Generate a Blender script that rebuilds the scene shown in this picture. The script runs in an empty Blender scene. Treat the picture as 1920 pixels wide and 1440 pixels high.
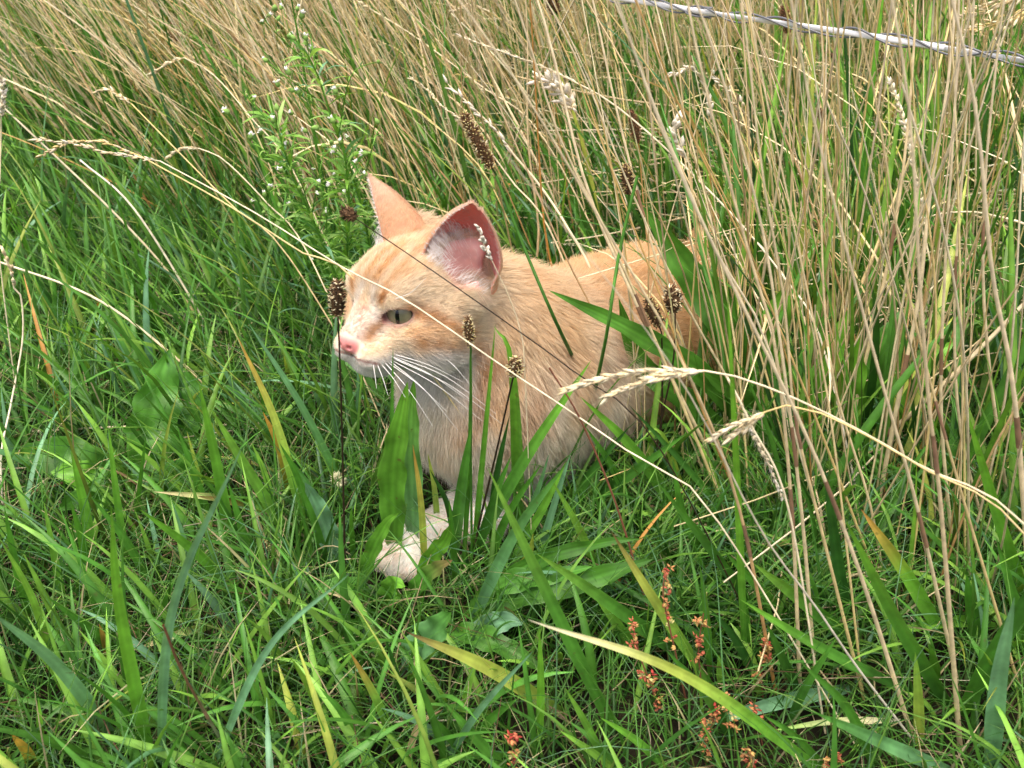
import bpy, math, random
import numpy as np
from mathutils import Vector
from mathutils.bvhtree import BVHTree

SC = bpy.context.scene
COL = SC.collection
rng = np.random.default_rng(11)
random.seed(5)

# ------------------------------------------------------------------ camera, light, exposure
CAM_H, PITCH, HFOV = 0.52, math.radians(35), math.radians(55)
cd = bpy.data.cameras.new('camera'); cam = bpy.data.objects.new('camera', cd); COL.objects.link(cam)
cam.location = (0, 0, CAM_H); cam.rotation_euler = (math.pi/2 - PITCH, 0, 0)
cd.angle = HFOV; cd.clip_start = 0.02; cd.clip_end = 400
cd.dof.use_dof = True; cd.dof.focus_distance = 0.68; cd.dof.aperture_fstop = 15
SC.camera = cam
SUN_EL, SUN_AZ = math.radians(79), math.radians(-140)   # azimuth from +Y towards +X
W = bpy.data.worlds.new('World'); SC.world = W; W.use_nodes = True
nt = W.node_tree; nt.nodes.clear()
sky = nt.nodes.new('ShaderNodeTexSky'); sky.sky_type = 'NISHITA'; sky.sun_disc = False
sky.sun_elevation = SUN_EL; sky.sun_rotation = SUN_AZ; sky.dust_density = 9.0; sky.ozone_density = 0.4; sky.air_density = 0.7
bg = nt.nodes.new('ShaderNodeBackground'); bg.inputs[1].default_value = 0.15
wo = nt.nodes.new('ShaderNodeOutputWorld')
nt.links.new(sky.outputs[0], bg.inputs[0]); nt.links.new(bg.outputs[0], wo.inputs[0])
sl = bpy.data.lights.new('sun', 'SUN'); sl.energy = .75; sl.angle = math.radians(120); sl.color = (1, .97, .92)
so = bpy.data.objects.new('sun', sl); COL.objects.link(so)
sdir = Vector((math.sin(SUN_AZ)*math.cos(SUN_EL), math.cos(SUN_AZ)*math.cos(SUN_EL), math.sin(SUN_EL)))
so.rotation_euler = (-sdir).to_track_quat('-Z', 'Y').to_euler(); so.location = sdir*5
SC.view_settings.view_transform = 'Standard'; SC.view_settings.look = 'None'
SC.view_settings.gamma = 1; SC.view_settings.exposure = 0.92
SC.cycles.max_bounces = 6; SC.cycles.diffuse_bounces = 3; SC.cycles.transmission_bounces = 4
SC.cycles.caustics_reflective = False; SC.cycles.caustics_refractive = False

# ------------------------------------------------------------------ measuring the place
FPX = 960/math.tan(HFOV/2)
F = np.array([0, math.cos(PITCH), -math.sin(PITCH)]); U = np.array([0, math.sin(PITCH), math.cos(PITCH)]); R = np.array([1., 0, 0])
C0 = np.array([0, 0, CAM_H])
def ray(px, py): return F + R*(px-960)/FPX + U*(720-py)/FPX
def PX(px, py, Y): d = ray(px, py); return C0 + d*(Y/d[1])          # point of that sight line at distance Y
def PZ(px, py, z=0.0): d = ray(px, py); return C0 + d*((z-CAM_H)/d[2])   # ... at height z
def proj(p):
    d = np.asarray(p)-C0; z = d@F
    return np.stack([960+FPX*(d@R)/z, 720-FPX*(d@U)/z], -1)
def mpp(p): return float((np.asarray(p)-C0)@F)/FPX                   # metres per photo pixel there
def L_(r, g, b):
    c = np.array([r, g, b])/255.; return np.where(c <= .04045, c/12.92, ((c+.055)/1.055)**2.4)
def unit(v): v = np.asarray(v, float); return v/np.maximum(np.linalg.norm(v, axis=-1, keepdims=True), 1e-9)

# ------------------------------------------------------------------ mesh helpers
class Acc:
    def __init__(s): s.v = []; s.f = []; s.c = []; s.n = 0
    def add(s, v, f, c):
        v = np.asarray(v, float).reshape(-1, 3); c = np.asarray(c, float)
        if c.ndim == 1: c = np.broadcast_to(c, v.shape)
        s.v.append(v); s.c.append(c.reshape(-1, 3))
        fs = f if isinstance(f, list) else [f]
        for q in fs:
            if len(q): s.f.append(np.asarray(q, np.int64)+s.n)
        s.n += len(v)
    def build(s, name, mat, parent=None, loc=(0, 0, 0), smooth=True):
        v = np.concatenate(s.v)-np.asarray(loc); c = np.concatenate(s.c)
        me = bpy.data.meshes.new(name); me.vertices.add(len(v)); me.vertices.foreach_set('co', v.astype(np.float32).ravel())
        loops = np.concatenate([q.ravel() for q in s.f]); tot = np.concatenate([np.full(len(q), q.shape[1]) for q in s.f])
        st = np.concatenate([[0], np.cumsum(tot)[:-1]])
        me.loops.add(len(loops)); me.loops.foreach_set('vertex_index', loops.astype(np.int32))
        me.polygons.add(len(tot)); me.polygons.foreach_set('loop_start', st.astype(np.int32))
        me.polygons.foreach_set('loop_total', tot.astype(np.int32))
        me.polygons.foreach_set('use_smooth', np.full(len(tot), smooth))
        a = me.attributes.new('col', 'FLOAT_COLOR', 'POINT')
        a.data.foreach_set('color', np.concatenate([np.clip(c, 0, 1), np.ones((len(c), 1))], 1).astype(np.float32).ravel())
        me.update(calc_edges=True); me.validate()
        me.materials.append(mat)
        o = bpy.data.objects.new(name, me); COL.objects.link(o)
        if parent is not None: o.parent = parent
        else: o.location = loc
        return o
def tag(o, label=None, cat=None, group=None, kind=None):
    for k, x in (('label', label), ('category', cat), ('group', group), ('kind', kind)):
        if x: o[k] = x
    return o
def thing(name, loc, label, cat, group=None):
    o = bpy.data.objects.new(name, None); COL.objects.link(o); o.location = loc; o.empty_display_size = .02
    return tag(o, label, cat, group, 'thing')
def gridfaces(K, M, wrap=False, N=1):
    i = np.arange(K-1)[:, None]; j = np.arange(M if wrap else M-1)[None]
    j2 = (j+1) % M
    q = np.stack([i*M+j, i*M+j2, (i+1)*M+j2, (i+1)*M+j], -1).reshape(-1, 4)
    return (q[None]+(np.arange(N)*K*M)[:, None, None]).reshape(-1, 4)
def smooth_path(p, K):
    p = np.asarray(p, float)
    if len(p) == 2: return p[0]+(p[1]-p[0])*np.linspace(0, 1, K)[:, None]
    q = np.concatenate([[2*p[0]-p[1]], p, [2*p[-1]-p[-2]]])
    seg = np.linalg.norm(np.diff(p, axis=0), axis=1); cum = np.concatenate([[0], np.cumsum(seg)]); cum /= cum[-1]
    out = []
    for t in np.linspace(0, 1, K):
        i = min(np.searchsorted(cum, t, 'right')-1, len(p)-2); i = max(i, 0)
        u = (t-cum[i])/max(cum[i+1]-cum[i], 1e-9)
        a, b, c, d = q[i:i+4]
        out.append(.5*((2*b)+(c-a)*u+(2*a-5*b+4*c-d)*u*u+(3*b-a-3*c+d)*u**3))
    return np.array(out)
def tube(acc, path, r, col, sides=5):
    path = np.asarray(path, float); K = len(path); r = np.broadcast_to(r, (K,)); T = unit(np.gradient(path, axis=0))
    ref = np.array([0, -.6, .8]) if abs(unit(path[-1]-path[0])@np.array([0, -.6, .8])) < .9 else np.array([1., 0, 0])
    a = unit(np.cross(T, ref)); b = np.cross(T, a)
    th = np.arange(sides)*2*math.pi/sides
    v = path[:, None]+r[:, None, None]*(a[:, None]*np.cos(th)[None, :, None]+b[:, None]*np.sin(th)[None, :, None])
    c = np.asarray(col, float); c = np.broadcast_to(c, (K, 3)) if c.ndim == 1 else c
    acc.add(v, gridfaces(K, sides, True), np.repeat(c[:, None], sides, 1))
def lens(acc, p, d, ln, w, col, sides=6, flat=1.0, fl=0.0, colt=None):
    """a pointed seed: two ends and two rings"""
    d = unit(d); a = unit(np.cross(d, [.3, .5, .8])); b = np.cross(d, a)
    th = np.arange(sides)*2*math.pi/sides
    ring = a[None]*np.cos(th)[:, None]+b[None]*np.sin(th)[:, None]*flat
    v = np.concatenate([[p], p+d*ln*.28+ring*w*.5, p+d*ln*.62+ring*w*.42, [p+d*ln]])
    n = sides; j = np.arange(n); j2 = (j+1) % n
    f3 = np.concatenate([np.stack([np.zeros(n, int), 1+j2, 1+j], -1), np.stack([1+n+j, 1+n+j2, np.full(n, 2*n+1)], -1)])
    f4 = np.stack([1+j, 1+j2, 1+n+j2, 1+n+j], -1)
    c = np.broadcast_to(np.asarray(col, float), v.shape).copy()
    if colt is not None: c[-1] = colt; c[1+n:-1] = (np.asarray(col)+np.asarray(colt))/2
    acc.add(v, [f3, f4], c)

# ------------------------------------------------------------------ materials
def mat_base(name):
    m = bpy.data.materials.new(name); m.use_nodes = True; n = m.node_tree; n.nodes.clear()
    return m, n, n.nodes.new, n.links.new
def leaf_mat(name, rough=.42, trans=.28, spec=.4, vary=.25, nscale=90., fleck=0, tint=(1.25, 1.2, .6)):
    m, n, N, Lk = mat_base(name)
    at = N('ShaderNodeAttribute'); at.attribute_name = 'col'
    tc = N('ShaderNodeTexCoord'); nz = N('ShaderNodeTexNoise'); nz.inputs['Scale'].default_value = nscale; nz.inputs['Detail'].default_value = 3
    Lk(tc.outputs['Object'], nz.inputs['Vector'])
    mr = N('ShaderNodeMapRange'); mr.inputs['From Min'].default_value = .3; mr.inputs['From Max'].default_value = .7
    mr.inputs['To Min'].default_value = 1-vary; mr.inputs['To Max'].default_value = 1+vary
    Lk(nz.outputs[0], mr.inputs['Value'])
    mx = N('ShaderNodeVectorMath'); mx.operation = 'SCALE'; Lk(at.outputs['Color'], mx.inputs[0]); Lk(mr.outputs[0], mx.inputs['Scale'])
    if fleck:
        n2 = N('ShaderNodeTexNoise'); n2.inputs['Scale'].default_value = 170; n2.inputs['Detail'].default_value = 4; Lk(tc.outputs['Object'], n2.inputs['Vector'])
        m2 = N('ShaderNodeMapRange'); m2.inputs['From Min'].default_value = .68; m2.inputs['From Max'].default_value = .76; m2.inputs['To Max'].default_value = fleck; Lk(n2.outputs[0], m2.inputs['Value'])
        mc = N('ShaderNodeMix'); mc.data_type = 'RGBA'; mc.inputs[7].default_value = (.13, .085, .03, 1); Lk(m2.outputs[0], mc.inputs[0]); Lk(mx.outputs[0], mc.inputs[6])
        mx = N('ShaderNodeVectorMath'); mx.operation = 'SCALE'; mx.inputs['Scale'].default_value = 1; Lk(mc.outputs[2], mx.inputs[0])
    p = N('ShaderNodeBsdfPrincipled'); p.inputs['Roughness'].default_value = rough; p.inputs['Specular IOR Level'].default_value = spec
    Lk(mx.outputs[0], p.inputs['Base Color']); o = N('ShaderNodeOutputMaterial')
    if trans > 0:
        tr = N('ShaderNodeBsdfTranslucent'); ms = N('ShaderNodeMixShader'); ms.inputs[0].default_value = trans
        t2 = N('ShaderNodeVectorMath'); t2.operation = 'MULTIPLY'; t2.inputs[1].default_value = tint; Lk(mx.outputs[0], t2.inputs[0])
        Lk(t2.outputs[0], tr.inputs[0]); Lk(p.outputs[0], ms.inputs[1]); Lk(tr.outputs[0], ms.inputs[2]); Lk(ms.outputs[0], o.inputs[0])
    else: Lk(p.outputs[0], o.inputs[0])
    return m
M_GRASS = leaf_mat('grass_blade_green', fleck=.55)
M_LEAF = leaf_mat('broad_leaf_green', rough=.38, trans=.22, vary=.3, nscale=60, fleck=.8)
M_STRAW = leaf_mat('dry_straw', rough=.55, trans=.1, spec=.3, vary=.22, nscale=140, fleck=.35)
M_SEED = leaf_mat('dry_seed', tint=(1.1, 1.05, .9), rough=.7, trans=.12, spec=.2, vary=.25, nscale=400)
M_FUR = leaf_mat('cat_fur', rough=.55, tint=(1, 1, 1), trans=.3, spec=.18, vary=.06, nscale=60)
M_EAR = leaf_mat('cat_ear_skin', rough=.6, trans=.6, spec=.25, vary=.08, nscale=260, tint=(1.1, .72, .66))
M_SKIN = leaf_mat('cat_coat', rough=.7, trans=0, spec=.2, vary=.06, nscale=200)
_p = next(n for n in M_SKIN.node_tree.nodes if n.type == 'BSDF_PRINCIPLED')
_p.inputs['Subsurface Weight'].default_value = .4; _p.inputs['Subsurface Radius'].default_value = (1, .35, .25); _p.inputs['Subsurface Scale'].default_value = .004
M_EYE = leaf_mat('cat_eye', rough=.04, trans=0, spec=.6, vary=.1, nscale=300)
M_WHISK = leaf_mat('cat_whisker', rough=.4, trans=0, spec=.4, vary=.02)
M_TAPE = leaf_mat('fence_tape_white', rough=.45, trans=.1, spec=.4, vary=.06, nscale=300)
M_WIRE = leaf_mat('fence_wire_grey', rough=.35, trans=0, spec=.6, vary=.1)
def soil_mat():
    m, n, N, Lk = mat_base('dark_soil_with_thatch')
    tc = N('ShaderNodeTexCoord'); a = N('ShaderNodeTexNoise'); a.inputs['Scale'].default_value = 35; a.inputs['Detail'].default_value = 8
    Lk(tc.outputs['Object'], a.inputs['Vector'])
    r = N('ShaderNodeValToRGB'); r.color_ramp.elements[0].position = .35; r.color_ramp.elements[0].color = (.012, .011, .007, 1)
    r.color_ramp.elements[1].position = .72; r.color_ramp.elements[1].color = (.04, .033, .018, 1)
    Lk(a.outputs[0], r.inputs[0])
    p = N('ShaderNodeBsdfPrincipled'); p.inputs['Roughness'].default_value = .95; p.inputs['Specular IOR Level'].default_value = .1
    Lk(r.outputs[0], p.inputs['Base Color'])
    b = N('ShaderNodeBump'); b.inputs['Strength'].default_value = .6; b.inputs['Distance'].default_value = .01
    Lk(a.outputs[0], b.inputs['Height']); Lk(b.outputs[0], p.inputs['Normal'])
    o = N('ShaderNodeOutputMaterial'); Lk(p.outputs[0], o.inputs[0]); return m
M_SOIL = soil_mat()

# ------------------------------------------------------------------ ground: one sheet to the horizon
g = Acc(); xs = np.concatenate([[-200, -60, -20, -8], np.linspace(-4, 4, 81), [8, 20, 60, 200]])
gx, gy = np.meshgrid(xs, xs+2.5, indexing='ij')
gz = (.006*np.sin(gx*9+gy*4)+.005*np.sin(gy*13-gx*6))*(np.abs(gx) < 4.1)*(np.abs(gy-2.5) < 4.1)-.012
g.add(np.stack([gx, gy, gz], -1), gridfaces(len(xs), len(xs)), (.03, .025, .015))
tag(g.build('ground', M_SOIL), kind='structure')

# ------------------------------------------------------------------ the cat: implicit body
HM = np.array([[-0.64999561, 0.75984024, -0.01218692], [-0.75478112, -0.64363672, 0.12663825], [0.08838089, 0.09151277, 0.9918741]])
HT = np.array([-0.06394553, 0.58066047, 0.18539843])
def hl(p): return (np.asarray(p, float)/1000.)@HM.T+HT        # head-local mm -> world
def to_hl(p): return ((np.asarray(p)-HT)@HM)*1000.
PR = []   # (kind, params, k, sign)
def ell(c, r, k=.008, Rm=None, s=1): PR.append(('e', (np.array(c, float), np.array(r, float), np.eye(3) if Rm is None else Rm), k, s))
def cap(a, ra, b, rb, k=.01, s=1): PR.append(('c', (np.array(a, float), float(ra), np.array(b, float), float(rb)), k, s))
def hell(c, r, k=8, s=1, Rl=None): ell(hl(c), np.array(r)/1000., k/1000., HM if Rl is None else HM@Rl, s)
def hcap(a, ra, b, rb, k=8, s=1): cap(hl(a), ra/1000., hl(b), rb/1000., k/1000., s)
# body, world space, measured along sight lines
S1, CH, S2 = PX(935, 635, .62), PX(925, 715, .615), PX(1030, 690, .665)
MID, RUMP = PX(1135, 655, .73), PX(1235, 590, .83)
cap(hl((-20, 0, -12)), .036, S1, .045, .02)
cap(S1, .046, CH, .056, .03)
cap(S1, .046, S2, .060, .03)
cap(CH, .054, S2, .058, .03)
cap(S2, .060, MID, .068, .04)
cap(MID, .070, RUMP, .066, .04)
ell(PX(905, 770, .60), (.042, .042, .05), .03)
# near shoulder and foreleg
SH = PX(985, 700, .615); EL = PX(965, 885, .60); WR = PX(848, 985, .555); PW = PZ(770, 1028, .016)
cap(SH, .042, EL, .028, .03); cap(EL, .028, WR, .018, .012); cap(WR, .018, PW, .0165, .01)
pd = unit(PW-WR)*np.array([1, 1, 0]); pd = unit(pd); ps = np.array([-pd[1], pd[0], 0])
ell(PW+pd*.008+[0, 0, .001], (.019, .017, .0135), .008)
for t in (-1.5, -.5, .5, 1.5):
    ell(PW+pd*(.021-.003*abs(t))+ps*t*.0092-[0, 0, .002], (.0105, .0058, .0085), .0025)
# other foreleg
SH2 = CH+np.array([-.01, .045, .0]); EL2 = PX(905, 830, .64); WR2 = PX(930, 950, .60); PW2 = PZ(905, 985, .014)
cap(SH2, .036, EL2, .026, .03); cap(EL2, .026, WR2, .018, .012); cap(WR2, .018, PW2, .017, .01)
# haunch, hind foot, tail
hd = unit((RUMP-S2)*[1, 1, 0]); hs = np.array([hd[1], -hd[0], 0])     # hs points towards the camera side
ell(RUMP+hs*.04-hd*.015+[0, 0, -.012], (.06, .045, .062), .03, np.stack([hd, hs, [0, 0, 1]], 1))
ell(RUMP-hs*.04-hd*.015+[0, 0, -.012], (.06, .045, .062), .03, np.stack([hd, hs, [0, 0, 1]], 1))
hf = RUMP+hs*.055-hd*.02; hf[2] = .016; cap(hf, .018, hf-hd*.085, .015, .015)
hf2 = RUMP-hs*.055-hd*.02; hf2[2] = .016; cap(hf2, .018, hf2-hd*.085, .015, .015)
tp = [RUMP+hd*.05+[0, 0, .015], RUMP+hd*.12+[0, 0, .02]-hs*.01, RUMP+hd*.19+[0, 0, .012]-hs*.03, RUMP+hd*.25-hs*.07+[0, 0, .0]]
for i in range(3): cap(tp[i], .017-.003*i, tp[i+1], .014-.003*i, .015)
# head
hell((-8, 0, 6), (44, 38, 35), 8)
hell((8, 0, 16), (34, 31, 23), 10)
hcap((26, 0, 6), 18, (57, 0, -9), 9.5, 10)
for s in (1, -1):
    hell((49, 10*s, -19.5), (15.5, 12.2, 11.2), 5.5)
    hell((10, 27*s, -14), (25, 17, 23), 14)
    hell((31, 17*s, 15), (12, 12, 8.5), 9)
    hcap((34, 16*s, -12), 10, (14, 27*s, -8), 13, 10)
    hcap((-20, 18*s, 24), 18, (-26, 28*s, 34), 9, 14)      # root of the ear
    hcap((-6, 40*s, 8), 9, (-10, 42*s, 22), 6, 10)
hell((45, 0, -31), (12, 11, 7.5), 7)
hcap((8, 0, -22), 22, (42, 0, -27), 11, 10)
hell((62.5, 0, -11.5), (5.0, 7.6, 5.6), 3)
EYE_C = np.array([29.0, 15.8, 4.2]); EYE_R = 10.8
def eye_rot(s):
    gz_ = unit(np.array([.90, .43*s, .02])); tx = unit(np.cross([0, 0, 1.], gz_)); up = np.cross(gz_, tx)
    tilt = math.radians(9*s); t2 = tx*math.cos(tilt)+up*math.sin(tilt); u2 = np.cross(gz_, t2)
    return np.stack([gz_, t2, u2], 1)
for s in (1, -1):
    er = eye_rot(s); c = EYE_C*[1, s, 1]+er[:, 0]*9.5
    hell(c, (9, 10, 5.4), 2.2, -1, er)
    hell(np.array([65.5, 3.6*s, -12.5]), (3, 1.9, 1.3), 1.0, -1)
    hcap((-2, 36*s, 42), 15, (-18, 34*s, 13), 10, 4, -1)     # hollow of the ear
for s in (1, -1): hcap((60, 0, -21), 1.0, (42, 18*s, -28), .7, 1.6, -1)   # lip line
hcap((63, 0, -15), .8, (60.5, 0, -21), .8, 1.5, -1)
def prim(P, kind, q):
    if kind == 'e':
        c, r, Rm = q; d = (P-c)@Rm.astype(P.dtype); k0 = np.linalg.norm(d/r, axis=-1); k1 = np.linalg.norm(d/(r*r), axis=-1)
        return k0*(k0-1)/np.maximum(k1, 1e-6)
    a, ra, b, rb = q; ab = b-a; t = np.clip(((P-a)@ab)/(ab@ab), 0, 1)
    return np.linalg.norm(P-(a+t[..., None]*ab), axis=-1)-(ra+(rb-ra)*t)
def bbox(kind, q, m):
    if kind == 'e': c, r, _ = q; rr = r.max()+m; return c-rr, c+rr
    a, ra, b, rb = q; return np.minimum(a-ra, b-rb)-m, np.maximum(a+ra, b+rb)+m
def cat_sdf(P):
    P = np.asarray(P); v = np.full(P.shape[:-1], .05)
    for kind, q, k, s in PR:
        if s > 0: d = prim(P, kind, q); h = np.maximum(k-np.abs(v-d), 0)/k; v = np.minimum(v, d)-h*h*k*.25
    return v
def axis_samples(lo, hi, segs):
    out = [lo]; x = lo
    while x < hi:
        st = .0034
        for a, b, q in segs:
            if a <= x <= b: st = q
        x += st; out.append(x)
    return np.array(out)
ax = axis_samples(-.15, .52, [(-.14, .01, .0013)]); ay = axis_samples(.45, 1.12, [(.50, .66, .0014)]); az = axis_samples(-.012, .30, [(.13, .27, .0013)])
V = np.full((len(ax), len(ay), len(az)), .05)
for kind, q, k, s in PR:
    lo, hi = bbox(kind, q, k+.012)
    i0, i1 = np.searchsorted(ax, [lo[0], hi[0]]); j0, j1 = np.searchsorted(ay, [lo[1], hi[1]]); k0, k1 = np.searchsorted(az, [lo[2], hi[2]])
    if i1 <= i0 or j1 <= j0 or k1 <= k0: continue
    P = np.stack(np.meshgrid(ax[i0:i1], ay[j0:j1], az[k0:k1], indexing='ij'), -1); d = prim(P, kind, q); v = V[i0:i1, j0:j1, k0:k1]
    if s > 0: h = np.maximum(k-np.abs(v-d), 0)/k; V[i0:i1, j0:j1, k0:k1] = np.minimum(v, d)-h*h*k*.25
    else: h = np.maximum(k-np.abs(v+d), 0)/k; V[i0:i1, j0:j1, k0:k1] = np.maximum(v, -d)+h*h*k*.25
def surface_nets(V, ax, ay, az):
    ins = V < 0; n0, n1, n2 = V.shape
    cnt = sum(ins[a:n0-1+a, b:n1-1+b, c:n2-1+c].astype(np.int8) for a in (0, 1) for b in (0, 1) for c in (0, 1))
    I, J, K = np.nonzero((cnt > 0) & (cnt < 8)); idx = -np.ones((n0-1, n1-1, n2-1), np.int64); idx[I, J, K] = np.arange(len(I))
    pos = np.zeros((len(I), 3)); w = np.zeros(len(I)); cs = [(a, b, c) for a in (0, 1) for b in (0, 1) for c in (0, 1)]
    for a in cs:
        for d in range(3):
            if a[d]: continue
            b = list(a); b[d] = 1
            va = V[I+a[0], J+a[1], K+a[2]]; vb = V[I+b[0], J+b[1], K+b[2]]; m = (va < 0) != (vb < 0)
            t = np.where(m, va/np.where(m, va-vb, 1), 0)
            pa = np.stack([ax[I+a[0]], ay[J+a[1]], az[K+a[2]]], -1); pb = np.stack([ax[I+b[0]], ay[J+b[1]], az[K+b[2]]], -1)
            pos += np.where(m[:, None], pa+(pb-pa)*t[:, None], 0); w += m
    pos /= w[:, None]; quads = []
    for d in range(3):
        e, f_ = [x for x in range(3) if x != d]
        sl0 = [slice(None)]*3; sl1 = [slice(None)]*3; sl0[d] = slice(0, -1); sl1[d] = slice(1, None)
        A = ins[tuple(sl0)]; B = ins[tuple(sl1)]; ch = np.argwhere(A != B)
        ok = (ch[:, e] > 0) & (ch[:, f_] > 0) & (ch[:, e] < V.shape[e]-1) & (ch[:, f_] < V.shape[f_]-1); ch = ch[ok]
        def at(de, df): q = ch.copy(); q[:, e] -= de; q[:, f_] -= df; return idx[q[:, 0], q[:, 1], q[:, 2]]
        q = np.stack([at(1, 1), at(0, 1), at(0, 0), at(1, 0)], -1); flip = A[tuple(ch.T)]
        if d == 1: flip = ~flip
        q[~flip] = q[~flip][:, ::-1]; quads.append(q)
    return pos, np.concatenate(quads)
CV, CF = surface_nets(V, ax, ay, az)
# ears: two skins joined by a rim, in the same mesh as the body
EAR = []
def ear(s):
    T = np.array([-7, 48.5, 72.8]); Mb = np.array([10, 19, 39.]); Lb = np.array([-19, 50.5, 15.]); B1 = np.array([-26, -4, 66.]); B2 = np.array([-55, 41, 14.])
    Cb = (Mb+Lb)/2; nv, nu = 22, 17; rows = []
    for v in (1-(1-np.linspace(0, 1, nv))**1.9)*(.955 if s > 0 else .99):
        v_ = -.12+1.12*v
        vp = max(v_, 0); w1 = (1-vp**1.5)**.75; w2 = (1-vp**2)**.6; wb = (1-vp**1.2)**.85; w1, w2, wb = (w+max(-v_, 0)*.7 for w in (w1, w2, wb))
        sp = Cb+(T-Cb)*v_
        e1 = sp+(Mb-Cb)*w1; e2 = sp+(Lb-Cb)*w2*(1+.20*math.sin(math.pi*min(max(v_, 0), 1))); b1 = sp+(B1-Cb)*wb; b2 = sp+(B2-Cb)*wb
        u = np.linspace(0, 1, nu)[:, None]
        rows.append((1-u)**3*e1+3*u*(1-u)**2*b1+3*u*u*(1-u)*b2+u**3*e2)
    A = np.array(rows)
    if s > 0: A[-3:, 9:14, 2] -= np.array([.3, 1.2, 2.0])[:, None]*np.array([.2, .7, 1, .7, .2])   # nicked tip
    du = np.gradient(A, axis=1); dv = np.gradient(A, axis=0); n = unit(np.cross(du, dv))
    ctr = Cb+(T-Cb)*.4+np.array([12, 8, 0])
    if np.mean(np.sum(n*(A-ctr), -1)) < 0: n = -n
    n[-1] = n[-2]
    th = (.32+.35*np.linspace(1, 0, nv))[:, None, None]
    inn, out = A-n*th, A+n*th
    lip = lambda x: x*[1, s, 1]
    EAR.append((lip(inn), lip(out), nv, nu))
ear(1); ear(-1)
cat = Acc(); cat.add(CV, CF, (0, 0, 0))
ear_in_ranges = []
for (inn, out, nv, nu), s in zip(EAR, (1, -1)):
    v = np.concatenate([hl(inn).reshape(-1, 3), hl(out).reshape(-1, 3)]); n_ = nv*nu; fi = gridfaces(nv, nu); fo = gridfaces(nv, nu)[:, ::-1]+n_
    b = np.concatenate([np.arange(nv)*nu, (nv-1)*nu+np.arange(1, nu), (np.arange(nv-1)*nu+nu-1)[::-1]])
    rim = np.stack([b[:-1], b[1:], b[1:]+n_, b[:-1]+n_], -1)
    fs = np.concatenate([fi, fo, rim])
    if s < 0: fs = fs[:, ::-1]
    ear_in_ranges.append((cat.n, cat.n+n_, cat.n+2*n_)); cat.add(v, fs, (0, 0, 0))
allv = np.concatenate(cat.v); allf = np.concatenate(cat.f); NB = len(CV)
bvh = BVHTree.FromPolygons([Vector(p) for p in allv], [tuple(int(i) for i in q) for q in allf])
def on_cat(px, py):
    d = ray(px, py); h = bvh.ray_cast(Vector(C0), Vector(d).normalized()); return None if h[0] is None else np.array(h[0])
# coat pattern: strokes measured on the cat, kept as lines in space
CREAM, PEACH, ORANGE, WHITE, PINK = np.array((.84, .71, .52)), np.array((.83, .58, .32)), np.array((.60, .30, .095)), np.array((.82, .79, .74)), np.array((.97, .50, .47))
STROKES = []
def stroke(pts, w, col, st, mirror=True):
    q = [on_cat(*p) for p in pts]; q = [p for p in q if p is not None]
    if len(q) < 2: return
    q = smooth_path(q, 8); STROKES.append((q, w/1000., np.array(col), st))
    if mirror:
        m = to_hl(q)*[1, -1, 1]; STROKES.append((hl(m), w/1000., np.array(col), st))
stroke([(766, 580), (795, 594), (830, 612), (868, 630)], 5.4, ORANGE, 0.95)
stroke([(780, 640), (825, 646), (880, 654), (905, 668)], 5.2, ORANGE, .92)
stroke([(765, 622), (800, 620), (835, 632)], 4, PEACH, 0.81)
stroke([(708, 606), (698, 618), (690, 632)], 4.2, ORANGE, 0.81)
stroke([(719, 553), (713, 566)], 2.6, ORANGE, 0.95)
stroke([(683, 530), (700, 500), (725, 468)], 2.8, (.70, .43, .19), 0.88)
stroke([(700, 530), (722, 498), (752, 462)], 2.8, (.70, .43, .19), 0.88)
stroke([(722, 540), (748, 505), (785, 465)], 3, (.70, .43, .19), 0.81)
stroke([(742, 470), (765, 440), (790, 420)], 3, PEACH, 0.68)
stroke([(745, 520), (790, 498), (830, 490)], 4, PEACH, 0.61)
stroke([(925, 660), (905, 690), (888, 725)], 8, ORANGE, 0.74, False)
stroke([(960, 690), (945, 730), (930, 770)], 7, PEACH, 0.94, False)
stroke([(930, 545), (940, 600), (930, 650)], 6, PEACH, 0.74)
stroke([(860, 800), (890, 780), (910, 740)], 7, ORANGE, 0.54, False)
stroke([(1000, 720), (985, 770), (950, 820)], 9, ORANGE, 0.54, False)
stroke([(730, 428), (760, 436), (790, 432)], 5, ORANGE, 0.68)
stroke([(700, 545), (697, 575), (700, 600)], 3.2, WHITE, .7)
stroke([(676, 590), (670, 615), (660, 635)], 5, (.80, .56, .46), .7)
stroke([(800, 660), (840, 668), (880, 690)], 6, WHITE, .6)
stroke([(790, 700), (840, 705), (870, 720)], 12, WHITE, .6)
stroke([(1060, 620), (1080, 690), (1070, 760)], 14, PEACH, 0.68, False)
stroke([(1120, 560), (1140, 640), (1120, 720)], 10, ORANGE, 0.47, False)
def sstep(a, b, x): t = np.clip((x-a)/(b-a), 0, 1); return t*t*(3-2*t)
def mixc(c, d, t): return c*(1-t[:, None])+np.asarray(d)*t[:, None]
def vnoise(p, sc, seed=0):
    q = p*sc+seed*7.3; o = np.zeros(len(p))
    for a in range(3):
        k = np.array([[1.3, 2.1, .7], [-2.2, 1.1, 1.9], [.9, -1.7, 2.6]])[a]*(1.6**a); o += np.sin(q@k+1.7*np.sin(q@k[::-1]*.7+a))/(1.5**a)
    return o/2.2
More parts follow.
